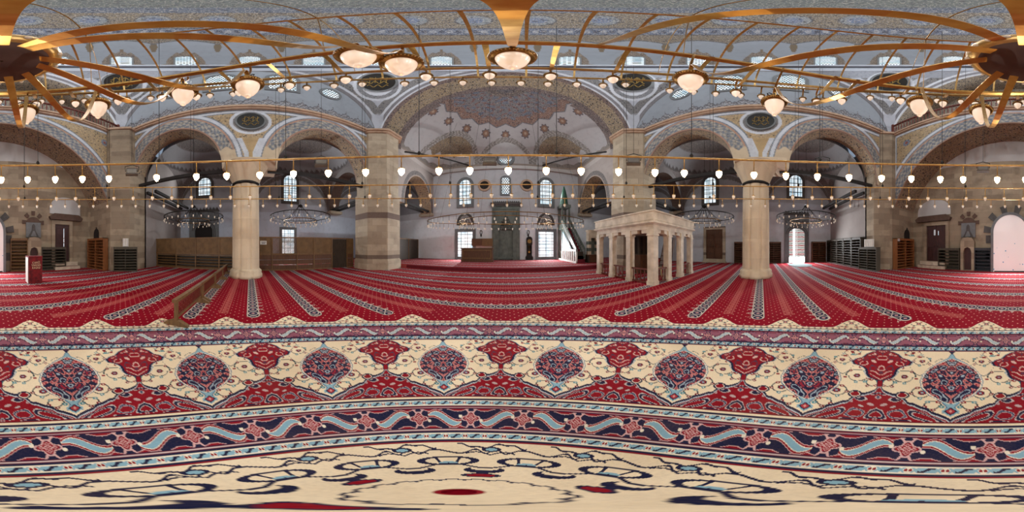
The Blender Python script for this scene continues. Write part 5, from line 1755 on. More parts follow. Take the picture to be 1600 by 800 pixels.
# ------------------------------------------------------------------ donation box draped in red cloth
q = at_z(53, 441, 0.0)
dz = math.atan2(q.x, -q.y)
r = root('donation_box', q, 'red cloth covered donation box with pale lettering on its front, standing on the carpet', 'donation box', rz=-azi(52) + 0.28)
b = MB()
pr = [(-0.29, -0.27), (0.29, -0.27), (0.31, 0.0), (0.29, 0.27), (-0.29, 0.27), (-0.31, 0.0)]
b.prism(pr, 0.0, 1.1)
b.build('body', M['red_cloth'], r, local=True)
b = MB()
for k in range(9):
    x_ = -0.27 + 0.068 * k
    b.cyl((x_, -0.275, 0.0), (x_ * 0.9 + 0.02 * math.sin(k * 2.1), -0.272, 0.55 + 0.2 * math.sin(k * 1.3)), 0.018, 0.004, 6)
b.build('drape_fold', M['red_cloth'], r, local=True)
b = MB(); b.box((0, 0, 1.115), (0.62, 0.58, 0.035)); b.box((0.0, 0, 1.135), (0.2, 0.02, 0.01)); b.build('lid', M['red_cloth'], r, local=True)
b = MB(); b.box((-0.315, 0, 0.55), (0.012, 0.42, 1.06)); b.build('side_panel', M['white'], r, local=True, label='white sheet standing for light on the box side')  # white sheet puts the light from the doorway into this side's colour
M['letter'] = flat('pale_gold_letters', (226, 206, 170), 0.6)
for i, s_ in enumerate(('CAMİİ', 'YARDIM', 'KASASI')):
    cu = bpy.data.curves.new('lettering', 'FONT'); cu.body = s_; cu.size = 0.115; cu.align_x = 'CENTER'; cu.extrude = 0.004
    tmp = bpy.data.objects.new('lettering_outline', cu)
    me = bpy.data.meshes.new_from_object(tmp)
    bpy.data.objects.remove(tmp)
    me.transform(__import__('mathutils').Matrix.Translation((0.02, -0.279, 0.83 - 0.105 * i)) @ __import__('mathutils').Matrix.Rotation(PI / 2, 4, 'X'))
    me.materials.clear(); me.materials.append(M['letter'])
    o = bpy.data.objects.new('lettering', me); COL.objects.link(o); o.parent = r

# ------------------------------------------------------------------ low wooden barriers in a row
def barrier(x0, x1, y, label):
    r = root('wooden_barrier', ((x0 + x1) / 2, y, 0), label, 'barrier', 'low barriers in a row')
    for x in (x0 + 0.07, x1 - 0.07):
        zf = 0.015 if x > -2.9 else 0.0
        b = MB(); b.box((x, y, 0.27), (0.07, 0.06, 0.5)); b.build('post', M['wood'], r)
        b = MB(); b.plate([(-0.24, 0.0), (0.24, 0.0), (0.24, 0.03), (0.06, 0.12), (-0.06, 0.12), (-0.24, 0.03)], (x, y, zf), (0, 1, 0), (0, 0, 1), (1, 0, 0), -0.05, 0.05); b.build('foot', M['wood'], r)
    b = MB(); b.box2((x0 - 0.02, y - 0.045, 0.50), (x1 + 0.02, y + 0.045, 0.56)); b.build('top_rail', M['wood'], r)
    b = MB(); b.box2((x0 + 0.05, y - 0.02, 0.16), (x1 - 0.05, y + 0.02, 0.21)); b.build('lower_rail', M['wood'], r)
    n = 22
    for k in range(1, n):
        x = x0 + 0.1 + (x1 - x0 - 0.2) * k / n
        b = MB(); b.cyl((x - 0.03, y, 0.2), (x + 0.03, y, 0.51), 0.011, n=5); b.build('slat', M['wood_red'], r)


for x0, x1, lb in ((-4.30, -2.62, 'low slatted wooden barrier reaching onto the edge of the round carpet'), (-6.0, -4.32, 'low slatted wooden barrier, second in the row from the round carpet'),
                   (-7.7, -6.02, 'low slatted wooden barrier, third in the row from the round carpet'), (-9.4, -7.72, 'low slatted wooden barrier at the far end of the row by the column')):
    barrier(x0, x1, -1.3, lb)


# ------------------------------------------------------------------ wooden screen of the side aisle
def scr(y): return float(np.interp(y, [-7.3, 7.6, 16.8], [-11.2, -10.25, -9.9]))


def lattice_mat():
    m, nt, p = new_mat('diagonal_lattice_wood')
    vec, x, y, z = coords(nt)
    k = ((y / 1.35).floor() * 0.5).fract() * 4.0 - 1.0
    g = (((y * k) + z) / 0.075).fract()
    f = noise(nt, vec, 3.0, 4.0)
    c = mixc(nt, (f - 0.35) * 2.0, rgb(142, 108, 66), rgb(100, 74, 44))
    c = mixc(nt, g.lt(0.34) * 0.85, c, rgb(44, 34, 26))
    nt.links.new(c, p.inputs['Base Color']); p.inputs['Roughness'].default_value = 0.6
    bump(nt, p, g, 0.5, 0.01)
    return m


M['lattice'] = lattice_mat()
HT = 2.15


def screen(ys, kinds, label):
    ym = (ys[0] + ys[-1]) / 2
    zf = 0.24 if ym > 10 else 0.0
    r = root('wooden_screen', (scr(ym), ym, zf), label, 'screen')
    for y in ys:
        x = scr(y); b = MB(); b.box2((x - 0.04, y - 0.035, zf), (x + 0.06, y + 0.035, zf + HT)); b.build('post', M['wood'], r)
    for (a, c), kd in zip(zip(ys[:-1], ys[1:]), kinds):
        xa, xc = scr(a), scr(c)
        pv = lambda z0, z1, d0, d1, b, mi=0: b.add([(xa + d0, a, z0), (xc + d0, c, z0), (xc + d1, c, z0), (xa + d1, a, z0), (xa + d0, a, z1), (xc + d0, c, z1), (xc + d1, c, z1), (xa + d1, a, z1)],
                                                   [(3, 2, 1, 0), (4, 5, 6, 7), (0, 1, 5, 4), (1, 2, 6, 5), (2, 3, 7, 6), (3, 0, 4, 7)], mi)
        b = MB(); pv(zf + HT - 0.07, zf + HT + 0.01, -0.03, 0.065, b); b.build('top_rail', M['wood'], r)
        if kd == 'door':
            b = MB(); pv(zf + 0.02, zf + HT - 0.08, -0.03, 0.01, b); o = b.build('door', M['wood_dark'], r)
            b = MB(); b.box((xa + 0.03, a + 0.18, zf + 1.0), (0.04, 0.03, 0.14)); b.build('handle', M['brass_dark'], o)
            continue
        if kd == 'dark':
            b = MB(); pv(zf + 0.02, zf + HT - 0.08, -0.01, 0.02, b); b.build('panel', M['wood_dark'], r)
            continue
        b = MB()
        if kd == 'open':
            z0, z1, n_ = zf + 1.08, zf + HT - 0.07, 20
            for sg in (1, -1):
                for k in range(-n_, n_ * 2):
                    # diagonal slat clipped to the panel
                    ya_, yb_2 = a + (c - a) * k / n_, a + (c - a) * k / n_ + (z1 - z0)
                    t0, t1 = max(0.0, (a - ya_) / (z1 - z0)), min(1.0, (c - ya_) / (z1 - z0))
                    if t1 - t0 < 0.03: continue
                    q0, q1 = (z0 + (z1 - z0) * t0, z0 + (z1 - z0) * t1) if sg > 0 else (z1 - (z1 - z0) * t0, z1 - (z1 - z0) * t1)
                    ya2, yb2 = ya_ + (z1 - z0) * t0, ya_ + (z1 - z0) * t1
                    b.cyl((scr(ya2) + 0.012 * sg, ya2, q0), (scr(yb2) + 0.012 * sg, yb2, q1), 0.014, n=4, smooth=False)
            b.build('lattice_panel', M['wood'], r)
        else:
            pv(zf + 1.08, zf + HT - 0.07, -0.005, 0.02, b); b.build('lattice_panel', M['lattice'], r)
        b = MB(); pv(zf + 1.0, zf + 1.1, -0.02, 0.055, b); b.build('middle_rail', M['wood'], r)
        if kd == 'rack':
            b = MB(); pv(zf + 0.02, zf + 1.0, -0.30, -0.26, b); b.build('back_board', M['wood_dark'], r)
            for k in range(5):
                z = zf + 0.1 + 0.2 * k
                b = MB()
                b.add([(xa - 0.28, a, z + 0.05), (xc - 0.28, c, z + 0.05), (xc + 0.03, c, z), (xa + 0.03, a, z), (xa - 0.28, a, z + 0.08), (xc - 0.28, c, z + 0.08), (xc + 0.03, c, z + 0.03), (xa + 0.03, a, z + 0.03)],
                      [(3, 2, 1, 0), (4, 5, 6, 7), (0, 1, 5, 4), (1, 2, 6, 5), (2, 3, 7, 6), (3, 0, 4, 7)])
                b.build('shoe_shelf', M['wood'], r)
        else:
            for k in range(3):
                b = MB(); pv(zf + 0.06 + 0.32 * k, zf + 0.365 + 0.32 * k, -0.005, 0.025 + 0.004 * (k % 2), b); b.build('board', M['wood_brown'], r)
        b = MB(); pv(zf, zf + 0.08, -0.02, 0.06, b); b.build('bottom_rail', M['wood'], r)


YE = lambda px: float(-10.9 / math.tan(azi(px)) ) * -1 if False else float(11.0 * math.cos(azi(px)) / -math.sin(azi(px)))
ys1 = [-7.1] + [YE(p) for p in (223, 240, 275, 306, 343)] + [-0.35]
screen(ys1, ['rack', 'door', 'rack', 'rack', 'rack', 'rack'], 'brown wooden screen with lattice panels above open shoe shelves, left of the column')
ys2 = [-0.25] + [YE(p) for p in (424, 461, 486, 512, 534)] + [7.5]
screen(ys2, ['plank', 'open', 'plank', 'plank', 'door', 'plank'], 'brown wooden screen with lattice panels above plank boards, between column and pier')
screen([10.9, 12.8, 14.7, 16.6], ['dark', 'dark', 'dark'], 'dark board screen standing on the raised floor behind the octagonal pier')
# notice on the screen
r = root('paper_notice', (scr(0.9) + 0.08, 0.9, 1.75), 'small white paper notice with two dark lines pinned to the wooden screen', 'notice')
b = MB(); b.box((scr(0.9) + 0.075, 0.9, 1.78), (0.01, 0.42, 0.24)); b.build('sheet', M['white'], r)
b = MB(); b.box((scr(0.9) + 0.083, 0.9, 1.82), (0.006, 0.3, 0.03)); b.box((scr(0.9) + 0.083, 0.9, 1.74), (0.006, 0.24, 0.03)); b.build('text_line', M['iron'], r)

# dark arched doorway with crested surround in the left aisle, bright doorway in the right aisle
def portal(c, nrm, w, h, sw, sh, crest_mat, fill_mat, fill_name):
    DN[0] += 1
    u, v, n = basis(nrm); o = Vector(c)
    b = MB()
    k = 16
    out = [(-sw / 2, 0), (sw / 2, 0)] + [(sw / 2 - sw * i / (k - 1), sh) for i in range(k)]
    inn = arch_outline(w, h, 'low', k - 1)
    b.ring(out, inn, o, u, v, n, -0.3, 0.15)
    d = b.build('door_%d' % DN[0], M['frame_grey'], kind='structure')
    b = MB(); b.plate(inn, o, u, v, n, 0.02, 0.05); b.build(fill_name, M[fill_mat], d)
    b = MB()
    b.plate([(-sw / 2 - 0.05, 0), (sw / 2 + 0.05, 0), (sw / 2 + 0.05, 0.14), (-sw / 2 - 0.05, 0.14)], o + v * sh, u, v, n, -0.1, 0.22)
    m_ = 9
    for i in range(m_):
        x = -sw / 2 + sw * (i + 0.5) / m_
        b.plate([(x - 0.13, 0.14), (x + 0.13, 0.14), (x + 0.15, 0.26), (x + 0.06, 0.33), (x, 0.48), (x - 0.06, 0.33), (x - 0.15, 0.26)], o + v * sh, u, v, n, 0.0, 0.1)
    b.build('crest', M[crest_mat], d)
    b = MB()
    for r_ in (0.15, 0.32):
        ov = arch_outline(w, h, 'low', k - 1, grow=r_); iv = arch_outline(w, h, 'low', k - 1, grow=r_ - 0.07)
        b.ring(ov[1:], iv[1:], o, u, v, n, 0.14, 0.19, closed=False)
    b.build('archivolt', M['dark_stone'], d)
    return d


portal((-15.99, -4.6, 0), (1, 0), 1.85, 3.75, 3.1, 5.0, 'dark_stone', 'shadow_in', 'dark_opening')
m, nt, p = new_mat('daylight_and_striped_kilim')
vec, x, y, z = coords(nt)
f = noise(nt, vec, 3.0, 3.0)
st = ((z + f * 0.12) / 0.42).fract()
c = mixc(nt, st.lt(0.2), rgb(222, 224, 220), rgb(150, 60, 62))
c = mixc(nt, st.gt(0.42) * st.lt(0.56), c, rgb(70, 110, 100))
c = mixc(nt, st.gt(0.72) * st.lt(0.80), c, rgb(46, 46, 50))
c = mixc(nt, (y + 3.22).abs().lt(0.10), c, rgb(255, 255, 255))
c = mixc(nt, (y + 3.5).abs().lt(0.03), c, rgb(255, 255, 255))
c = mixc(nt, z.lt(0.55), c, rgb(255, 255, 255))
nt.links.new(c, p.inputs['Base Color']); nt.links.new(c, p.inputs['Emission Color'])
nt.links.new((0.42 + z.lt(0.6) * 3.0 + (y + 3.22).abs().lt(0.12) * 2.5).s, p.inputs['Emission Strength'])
M['open_door'] = m
DAY.append((Vector((15.5, -3.5, 1.6)), Vector((-1, 0, -0.25)), 900.0))
DAY.append((Vector((WX, -9.7, 1.9)), Vector((0, 1, -0.3)), 700.0))
pd = portal((15.99, -3.5, 0), (-1, 0), 1.6, 3.3, 2.5, 4.6, 'dark_stone', 'open_door', 'daylight_curtain')
door((15.98, 4.75, 0.35), (-1, 0), 1.75, 2.9, 'wood_brown', 'stone', leaves=2, fw=0.28)
b = MB(); b.box2((15.6, 3.5, 0), (16.0, 6.0, 0.12)); b.build('trim_door_sill', M['stone'], kind='structure')
r = root('oval_mat', (13.7, -3.3, 0.0), 'grey green oval mat lying in front of the bright doorway', 'mat')
b = MB(); b.prism([(13.7 + 1.5 * math.cos(2 * PI * k / 40), -3.3 + 1.0 * math.sin(2 * PI * k / 40)) for k in range(40)], 0.002, 0.016); b.build('pile', flat('grey_green_mat', (104, 122, 124), 0.95, 0, 0.3, 9.0, c2=(60, 74, 80)), r)
b = MB(); b.tube([(13.7 + 1.5 * math.cos(2 * PI * k / 40), -3.3 + 1.0 * math.sin(2 * PI * k / 40), 0.014) for k in range(40)], 0.012, 5, closed=True); b.build('binding', M['dark_stone'], r)
# ------------------------------------------------------------------ marble tribune (muezzin platform)
r = root('marble_tribune', (6.9, 5.9, 0), 'cream marble tribune on square pillars with a parapet roof beside the pier', 'tribune')
TZ = 2.95
roof = [(5.02, 3.92), (8.85, 3.92), (8.85, 6.2), (6.9, 8.15), (5.02, 8.15)]
def grow(poly, g):
    cx = sum(p[0] for p in poly) / len(poly); cy = sum(p[1] for p in poly) / len(poly)
    return [(x + g * (1 if x > cx else -1) * (1 if abs(x - cx) > 0.6 else 0), y + g * (1 if y > cy else -1) * (1 if abs(y - cy) > 0.6 else 0)) for x, y in poly]
b = MB()
b.prism(grow(roof, -0.06), 2.2, 2.40); b.prism(grow(roof, 0.0), 2.40, 2.44); b.prism(grow(roof, 0.07), 2.44, 2.52); b.prism(grow(roof, 0.0), 2.52, 2.58)
b.prism(grow(roof, 0.02), 2.56, TZ - 0.06); b.prism(grow(roof, 0.06), TZ - 0.06, TZ)
b.build('roof_slab', M['marble'], r)
PX = [5.2, 6.3, 7.5, 8.68]; PY = [4.1, 5.42, 6.72, 7.95]
pill = [(x, PY[0]) for x in PX] + [(PX[0], y) for y in PY[1:]]
for i, (x, y) in enumerate(pill):
    b = MB(); s_ = 0.32 if i == 0 else 0.28
    b.box((x, y, 0.08), (s_ + 0.05, s_ + 0.05, 0.16)); b.box((x, y, 1.1), (s_, s_, 2.2)); b.box((x, y, 1.98), (s_ + 0.06, s_ + 0.06, 0.06))
    b.build('pillar', M['marble'], r)
def bracket(p, q):
    """Pair of curved brackets filling the head of the opening between two pillars."""
    p, q = Vector((p[0], p[1], 0)), Vector((q[0], q[1], 0))
    d = (q - p); L = d.length; d.normalize(); nn = Vector((-d.y, d.x, 0))
    h = L / 2
    for sgn, o in ((1, p), (-1, q)):
        b = MB()
        poly = [(0.1, 2.2), (0.1, 1.84), (0.15, 1.86), (0.17, 1.96), (0.22, 2.03), (0.30, 2.06), (h - 0.13, 2.06), (h - 0.12, 2.2)]
        b.plate(poly, o, d * sgn, (0, 0, 1), nn, -0.1, 0.1)
        b.build('bracket', M['marble'], r)
for a, c in zip(pill[:3], pill[1:4]): bracket(a, c)
chain = [pill[0]] + pill[4:]
for a, c in zip(chain[:-1], chain[1:]): bracket(a, c)
def rail(p, q):
    p, q = Vector((p[0], p[1], 0)), Vector((q[0], q[1], 0))
    d = (q - p); L = d.length; d.normalize()
    z = Vector((0, 0, 1))
    b = MB()
    b.strip([p + d * 0.1 + z * 0.60, q - d * 0.1 + z * 0.60], 0.1, 0.05, Vector((-d.y, d.x, 0)))
    o = b.build('handrail', M['wood_red'], r)
    b = MB(); b.strip([p + d * 0.12 + z * 0.06, q - d * 0.12 + z * 0.06], 0.08, 0.05, Vector((-d.y, d.x, 0)))
    b.build('foot_rail', M['wood_red'], r)
    n = max(3, int(L / 0.22))
    for k in range(1, n):
        c = p + d * (L * k / n)
        b = MB(); b.lathe([(0.02, 0.08), (0.03, 0.2), (0.02, 0.3), (0.028, 0.45), (0.02, 0.58)], c, 8); b.build('baluster', M['wood_red'], o)
for a, c in zip(chain[:-1], chain[1:]): rail(a, c)
rail(pill[0], pill[1]); rail(pill[2], pill[3])
# wooden cabinet and stair under it, stools
r = root('glazed_cabinet', (7.2, 6.75, 0), 'dark wooden cabinet with narrow glazed doors under the marble tribune', 'cabinet', rz=-PI / 4)
b = MB(); b.box((0, 0, 0.5), (1.3, 0.4, 1.0)); b.box((0, 0.0, 1.03), (1.36, 0.46, 0.06)); b.build('base', M['wood_brown'], r, local=True)
b = MB(); b.box((0, 0.05, 1.6), (1.3, 0.3, 1.1)); b.box((0, 0.05, 2.14), (1.34, 0.34, 0.04)); b.build('upper_case', M['wood_dark'], r, local=True)
for k in range(4):
    b = MB(); b.box((-0.48 + 0.32 * k, -0.11, 1.6), (0.14, 0.02, 0.95)); b.build('glazed_door', M['wood_black'], r, local=True)
b = MB(); b.box((-0.4, -0.13, 1.72), (0.26, 0.01, 0.28)); b.build('paper', M['white'], r, local=True, label='white paper notice')
r = root('platform_stair', (8.2, 5.2, 0), 'steep brown wooden stair leading up under the tribune roof', 'stair')
for y in (5.0, 5.6):
    b = MB(); b.plate([(0, 0), (0.3, 0), (1.0, 2.0), (0.7, 2.0)], (7.55, y, 0), (1, 0, 0), (0, 0, 1), (0, 1, 0), -0.02, 0.02); b.build('stringer', M['wood_brown'], r)
for k in range(7):
    b = MB(); b.box2((7.6 + 0.093 * k, 5.0, 0.22 + 0.26 * k), (7.86 + 0.093 * k, 5.6, 0.25 + 0.26 * k)); b.build('tread', M['wood_brown'], r)


def stool(c, mat, label, rz=0.3):
    r = root('stool', c, label, 'stool', rz=rz)
    b = MB(); b.box((0, 0, 0.44), (0.34, 0.34, 0.04)); b.box((0, 0, 0.41), (0.28, 0.28, 0.03)); b.build('seat', M[mat], r, local=True)
    for x in (-1, 1):
        for y in (-1, 1):
            b = MB(); b.add([(x * .16 + dx, y * .16 + dy, 0) for dx, dy in ((-.03, -.03), (.03, -.03), (.03, .03), (-.03, .03))] + [(x * .13 + dx, y * .13 + dy, 0.42) for dx, dy in ((-.025, -.025), (.025, -.025), (.025, .025), (-.025, .025))],
                            [(3, 2, 1, 0), (4, 5, 6, 7), (0, 1, 5, 4), (1, 2, 6, 5), (2, 3, 7, 6), (3, 0, 4, 7)])
            b.build('leg', M[mat], r, local=True)
    for y in (-1, 1):
        b = MB(); b.box((0, y * 0.145, 0.2), (0.28, 0.02, 0.04)); b.build('stretcher', M[mat], r, local=True)


M['cream_plastic'] = flat('cream_plastic', (214, 196, 140), 0.5)
stool((6.05, 7.3, 0), 'white', 'white plastic stool behind the railing of the tribune next to the pier')
stool((7.0, 5.1, 0), 'cream_plastic', 'yellowish plastic stool inside the tribune by its inner railing', 0.5)

# ------------------------------------------------------------------ mihrab, pulpit desk, clock, minbar
FZ = 0.24
r = root('mihrab', (0.03, QY, FZ), 'tall grey green marble mihrab niche with stalactite hood in the far wall', 'mihrab')
y0 = QY
W_, HH = 1.42, 5.75
b = MB()
n = 22
out = [(-W_, 0), (W_, 0)] + [(W_ - 2 * W_ * i / (n - 1), HH) for i in range(n)]
inn = [(-0.72, 0), (0.72, 0)] + [(0.72 * math.cos(PI * i / (n - 1)), 2.7 + 1.7 * math.sin(PI * i / (n - 1)) ** 1.0 * (1 - 0.35 * abs(math.cos(PI * i / (n - 1))))) for i in range(n)]
b.ring(out, inn, (0.03, y0, FZ), (1, 0, 0), (0, 0, 1), (0, -1, 0), -0.05, 0.22)
b.build('frame', M['marble_grey'], r)
b = MB()
m_ = 16
vs = []
for i in range(m_ + 1):
    a = PI * i / m_
    for z in (0.0, 3.0):
        vs.append((0.03 + 0.72 * math.cos(a), y0 - 0.18 + 0.16 * math.sin(a), FZ + z))
b.add(vs, [(2 * i, 2 * i + 1, 2 * i + 3, 2 * i + 2) for i in range(m_)], 0, True)
for k in range(6):
    w_ = 0.72 * (1 - k / 6.5)
    for j in range(max(1, 7 - k)):
        x_ = 0.03 - w_ + 2 * w_ * (j + 0.5) / max(1, 7 - k)
        b.lathe([(0.001, 0), (0.09, 0.08), (0.13, 0.2), (0.13, 0.26), (0.001, 0.27)], (x_, y0 - 0.06 - 0.02 * k, FZ + 2.9 + 0.24 * k), 8)
b.build('niche', M['marble_grey'], r)
b = MB(); b.box2((0.03 - W_ - 0.1, y0 - 0.32, FZ + HH - 0.35), (0.03 + W_ + 0.1, y0, FZ + HH - 0.2)); b.box2((0.03 - W_ - 0.16, y0 - 0.38, FZ + HH - 0.2), (0.03 + W_ + 0.16, y0, FZ + HH))
for k in range(13):
    x_ = 0.03 - W_ + 2 * W_ * (k + 0.5) / 13
    b.plate([(-0.1, 0), (0.1, 0), (0.1, 0.1), (0, 0.22), (-0.1, 0.1)], (x_, y0, FZ + HH), (1, 0, 0), (0, 0, 1), (0, -1, 0), 0.05, 0.2)
b.build('crown', M['dark_stone'], r)
b = MB(); b.ring([(-1.25, 0.1), (1.25, 0.1), (1.25, 5.2), (-1.25, 5.2)], [(-1.1, 0.25), (1.1, 0.25), (1.1, 5.05), (-1.1, 5.05)], (0.03, y0, FZ), (1, 0, 0), (0, 0, 1), (0, -1, 0), 0.2, 0.28)
b.box2((0.03 - 1.05, y0 - 0.26, FZ + 4.6), (0.03 + 1.05, y0 - 0.2, FZ + 5.0)); b.build('moulding', M['marble_grey'], r)

r = root('pulpit_desk', (-2.6, 14.6, FZ), 'brown panelled wooden preaching desk in front of the left low window', 'pulpit desk')
b = MB(); b.box((-2.55, 14.6, FZ + 0.1), (2.9, 0.8, 0.2)); b.build('plinth', M['wood_brown'], r)
b = MB(); b.box((-2.55, 14.6, FZ + 0.65), (2.8, 0.72, 0.95)); b.build('body', M['wood_brown'], r)
b = MB(); b.box((-2.55, 14.6, FZ + 1.16), (2.96, 0.84, 0.08)); b.build('top', M['wood_brown'], r)
b = MB(); b.ring([(-1.3, 0.25), (1.3, 0.25), (1.3, 1.05), (-1.3, 1.05)], [(-1.2, 0.35), (1.2, 0.35), (1.2, 0.95), (-1.2, 0.95)], (-2.55, 14.24, FZ), (1, 0, 0), (0, 0, 1), (0, -1, 0), 0, 0.03); b.build('panel', M['wood'], r)
r = root('wall_board', (-2.45, QY - 0.1, 2.05), 'brown wooden board shelf on the wall above the preaching desk', 'wall shelf')
b = MB(); b.box((-2.95, QY - 0.16, 2.0), (1.1, 0.3, 0.72)); b.build('left_box', M['wood_brown'], r)
b = MB(); b.box((-1.85, QY - 0.18, 1.98), (1.08, 0.34, 0.76)); b.build('right_box', M['wood'], r)
for x, lb in ((-2.55, 'small dark lantern hook on the wall above the brown board'), (2.35, 'small dark hanging ornament on the wall above the longcase clock')):
    r = root('hanging_ornament', (x, QY - 0.06, 2.9), lb, 'ornament')
    b = MB(); b.tube([(x + 0.12 * math.cos(2 * PI * k / 12), QY - 0.06, 3.0 + 0.2 * math.sin(2 * PI * k / 12)) for k in range(12)], 0.035, 6, closed=True); b.build('loop', M['iron'], r)
    b = MB(); b.lathe([(0.001, -0.3), (0.06, -0.22), (0.09, -0.1), (0.03, 0.0)], (x, QY - 0.06, 2.82), 8); b.build('pendant', M['iron'], r)

cx, cy = 2.42, QY - 0.28
r = root('longcase_clock', (cx, cy, FZ), 'black longcase clock with glass door standing right of the mihrab', 'clock')
b = MB(); b.box((cx, cy, FZ + 0.16), (0.72, 0.42, 0.32)); b.box((cx, cy, FZ + 0.36), (0.6, 0.38, 0.08)); b.build('plinth', M['wood_black'], r)
b = MB(); b.ring([(-0.26, 0.4), (0.26, 0.4), (0.26, 1.5), (-0.26, 1.5)], [(-0.17, 0.5), (0.17, 0.5), (0.17, 1.42), (-0.17, 1.42)], (cx, cy, FZ), (1, 0, 0), (0, 0, 1), (0, -1, 0), -0.15, 0.16)
b.box((cx, cy + 0.13, FZ + 0.95), (0.5, 0.03, 1.1)); b.build('trunk', M['wood_black'], r)
b = MB(); b.plate([(-0.3, 1.5), (0.3, 1.5), (0.3, 2.05)] + [(0.3 * math.cos(PI * i / 10), 2.05 + 0.26 * math.sin(PI * i / 10)) for i in range(1, 10)] + [(-0.3, 2.05)], (cx, cy, FZ), (1, 0, 0), (0, 0, 1), (0, -1, 0), -0.17, 0.18); b.build('hood', M['wood_black'], r)
b = MB(); b.plate([(0.2 * math.cos(2 * PI * i / 20), 1.84 + 0.2 * math.sin(2 * PI * i / 20)) for i in range(20)], (cx, cy, FZ), (1, 0, 0), (0, 0, 1), (0, -1, 0), 0.17, 0.19); d = b.build('dial', M['gold'], r)
b = MB(); b.cyl((cx, cy - 0.2, FZ + 1.84), (cx + 0.1, cy - 0.2, FZ + 1.9), 0.01, n=4); b.cyl((cx, cy - 0.2, FZ + 1.84), (cx - 0.02, cy - 0.2, FZ + 2.0), 0.008, n=4); b.build('hands', M['iron'], d)
b = MB(); b.cyl((cx, cy + 0.02, FZ + 0.8), (cx, cy + 0.02, FZ + 1.42), 0.01, n=5); b.cyl((cx, cy - 0.0, FZ + 0.78), (cx, cy + 0.03, FZ + 0.78), 0.1, n=16); b.build('pendulum', M['brass'], r)

# minbar: marble stair pulpit with a green spire
mx, w_ = 5.93, 0.86
ya, yb_, yt = 11.9, 15.2, 16.5
r = root('minbar', (mx, 14.2, FZ), 'grey marble minbar stair with pale arched side and a green conical spire', 'minbar')
zt = 3.1
xs_ = mx - w_ / 2
b = MB()
b.plate([(ya + 0.1, 1.05), (ya + 0.35, 1.05), (yb_ - 0.1, zt), (yb_ - 0.1, 1.05)], (xs_, 0, FZ), (0, 1, 0), (0, 0, 1), (-1, 0, 0), -0.12, 0.0)
b.build('side_wall', M['marble_grey'], r)
b = MB(); b.plate([(ya + 1.1, 1.15), (yb_ - 0.25, 1.15), (yb_ - 0.25, 2.75)], (xs_, 0, FZ), (0, 1, 0), (0, 0, 1), (-1, 0, 0), 0.0, 0.04); b.build('side_panel', M['blue_paint'], r)
b = MB(); b.box2((xs_ - 0.03, ya, FZ), (xs_ + 0.12, yt, FZ + 0.14)); b.box2((xs_ - 0.03, ya, FZ + 0.92), (xs_ + 0.12, yb_, FZ + 1.08))
for k in range(8):
    y_ = ya + 0.05 + (yb_ - ya) * k / 7
    b.box2((xs_ - 0.02, y_ - 0.09, FZ + 0.14), (xs_ + 0.1, y_ + 0.09, FZ + 0.92))
b.build('arcade', M['white'], r)
b = MB(); b.box2((xs_ + 0.1, ya + 0.3, FZ + 0.02), (mx + w_ / 2 - 0.02, yt, FZ + 0.9)); b.build('core', M['wood_dark'], r)
for sx in (-1, 1):
    b = MB(); x_ = mx + sx * (w_ / 2 - 0.05)
    b.plate([(ya, 0.3), (ya, 1.15), (yb_, zt + 0.95), (yb_, zt + 0.1)], (x_, 0, FZ), (0, 1, 0), (0, 0, 1), (1, 0, 0), -0.05, 0.05); o = b.build('balustrade', M['marble_grey'], r)
    b = MB()
    for k in range(16):
        t = (k + 0.5) / 16
        b.box((x_ + sx * 0.06 * (1 if sx < 0 else -1) * 0, ya + (yb_ - ya) * t, FZ + 0.82 + (zt - 0.1) * t * 0.93), (0.13, 0.05, 0.34))
    b.build('piercing', M['plaster'], o)
for k in range(11):
    t = k / 11
    b = MB(); b.box2((mx - w_ / 2 + 0.06, ya + (yb_ - ya) * t, FZ), (mx + w_ / 2 - 0.06, ya + (yb_ - ya) * (t + 1 / 11), FZ + 0.28 * (k + 1))); b.build('step', M['step_red'], r)
b = MB()
for sx in (-1, 1):
    for y_ in (yb_ + 0.12, yt - 0.1):
        b.box2((mx + sx * (w_ / 2 - 0.06) - 0.07, y_ - 0.07, FZ), (mx + sx * (w_ / 2 - 0.06) + 0.07, y_ + 0.07, FZ + zt + 2.2))
b.box2((mx - w_ / 2, yb_, FZ + zt - 0.1), (mx + w_ / 2, yt, FZ + zt + 0.05)); b.box2((mx - w_ / 2 - 0.06, yb_ - 0.05, FZ + zt + 2.1), (mx + w_ / 2 + 0.06, yt + 0.06, FZ + zt + 2.4))
b.box2((mx - w_ / 2 + 0.02, yb_ + 0.2, FZ + zt), (mx - w_ / 2 + 0.06, yt - 0.1, FZ + zt + 0.9))
b.build('canopy', M['marble_grey'], r)
b = MB(); b.lathe([(0.52, 0), (0.5, 0.12), (0.42, 0.2), (0.34, 0.9), (0.2, 1.6), (0.05, 2.1), (0.001, 2.15)], (mx, (yb_ + yt) / 2, FZ + zt + 2.4), 12, smooth=False); b.build('spire', M['green'], r)
b = MB(); b.box2((mx - w_ / 2, ya - 0.12, FZ), (mx - w_ / 2 + 0.14, ya + 0.04, FZ + 2.5)); b.box2((mx + w_ / 2 - 0.14, ya - 0.12, FZ), (mx + w_ / 2, ya + 0.04, FZ + 2.5)); b.box2((mx - w_ / 2 - 0.05, ya - 0.15, FZ + 2.5), (mx + w_ / 2 + 0.05, ya + 0.06, FZ + 2.75))
b.build('gateway', M['marble_grey'], r) if False else None

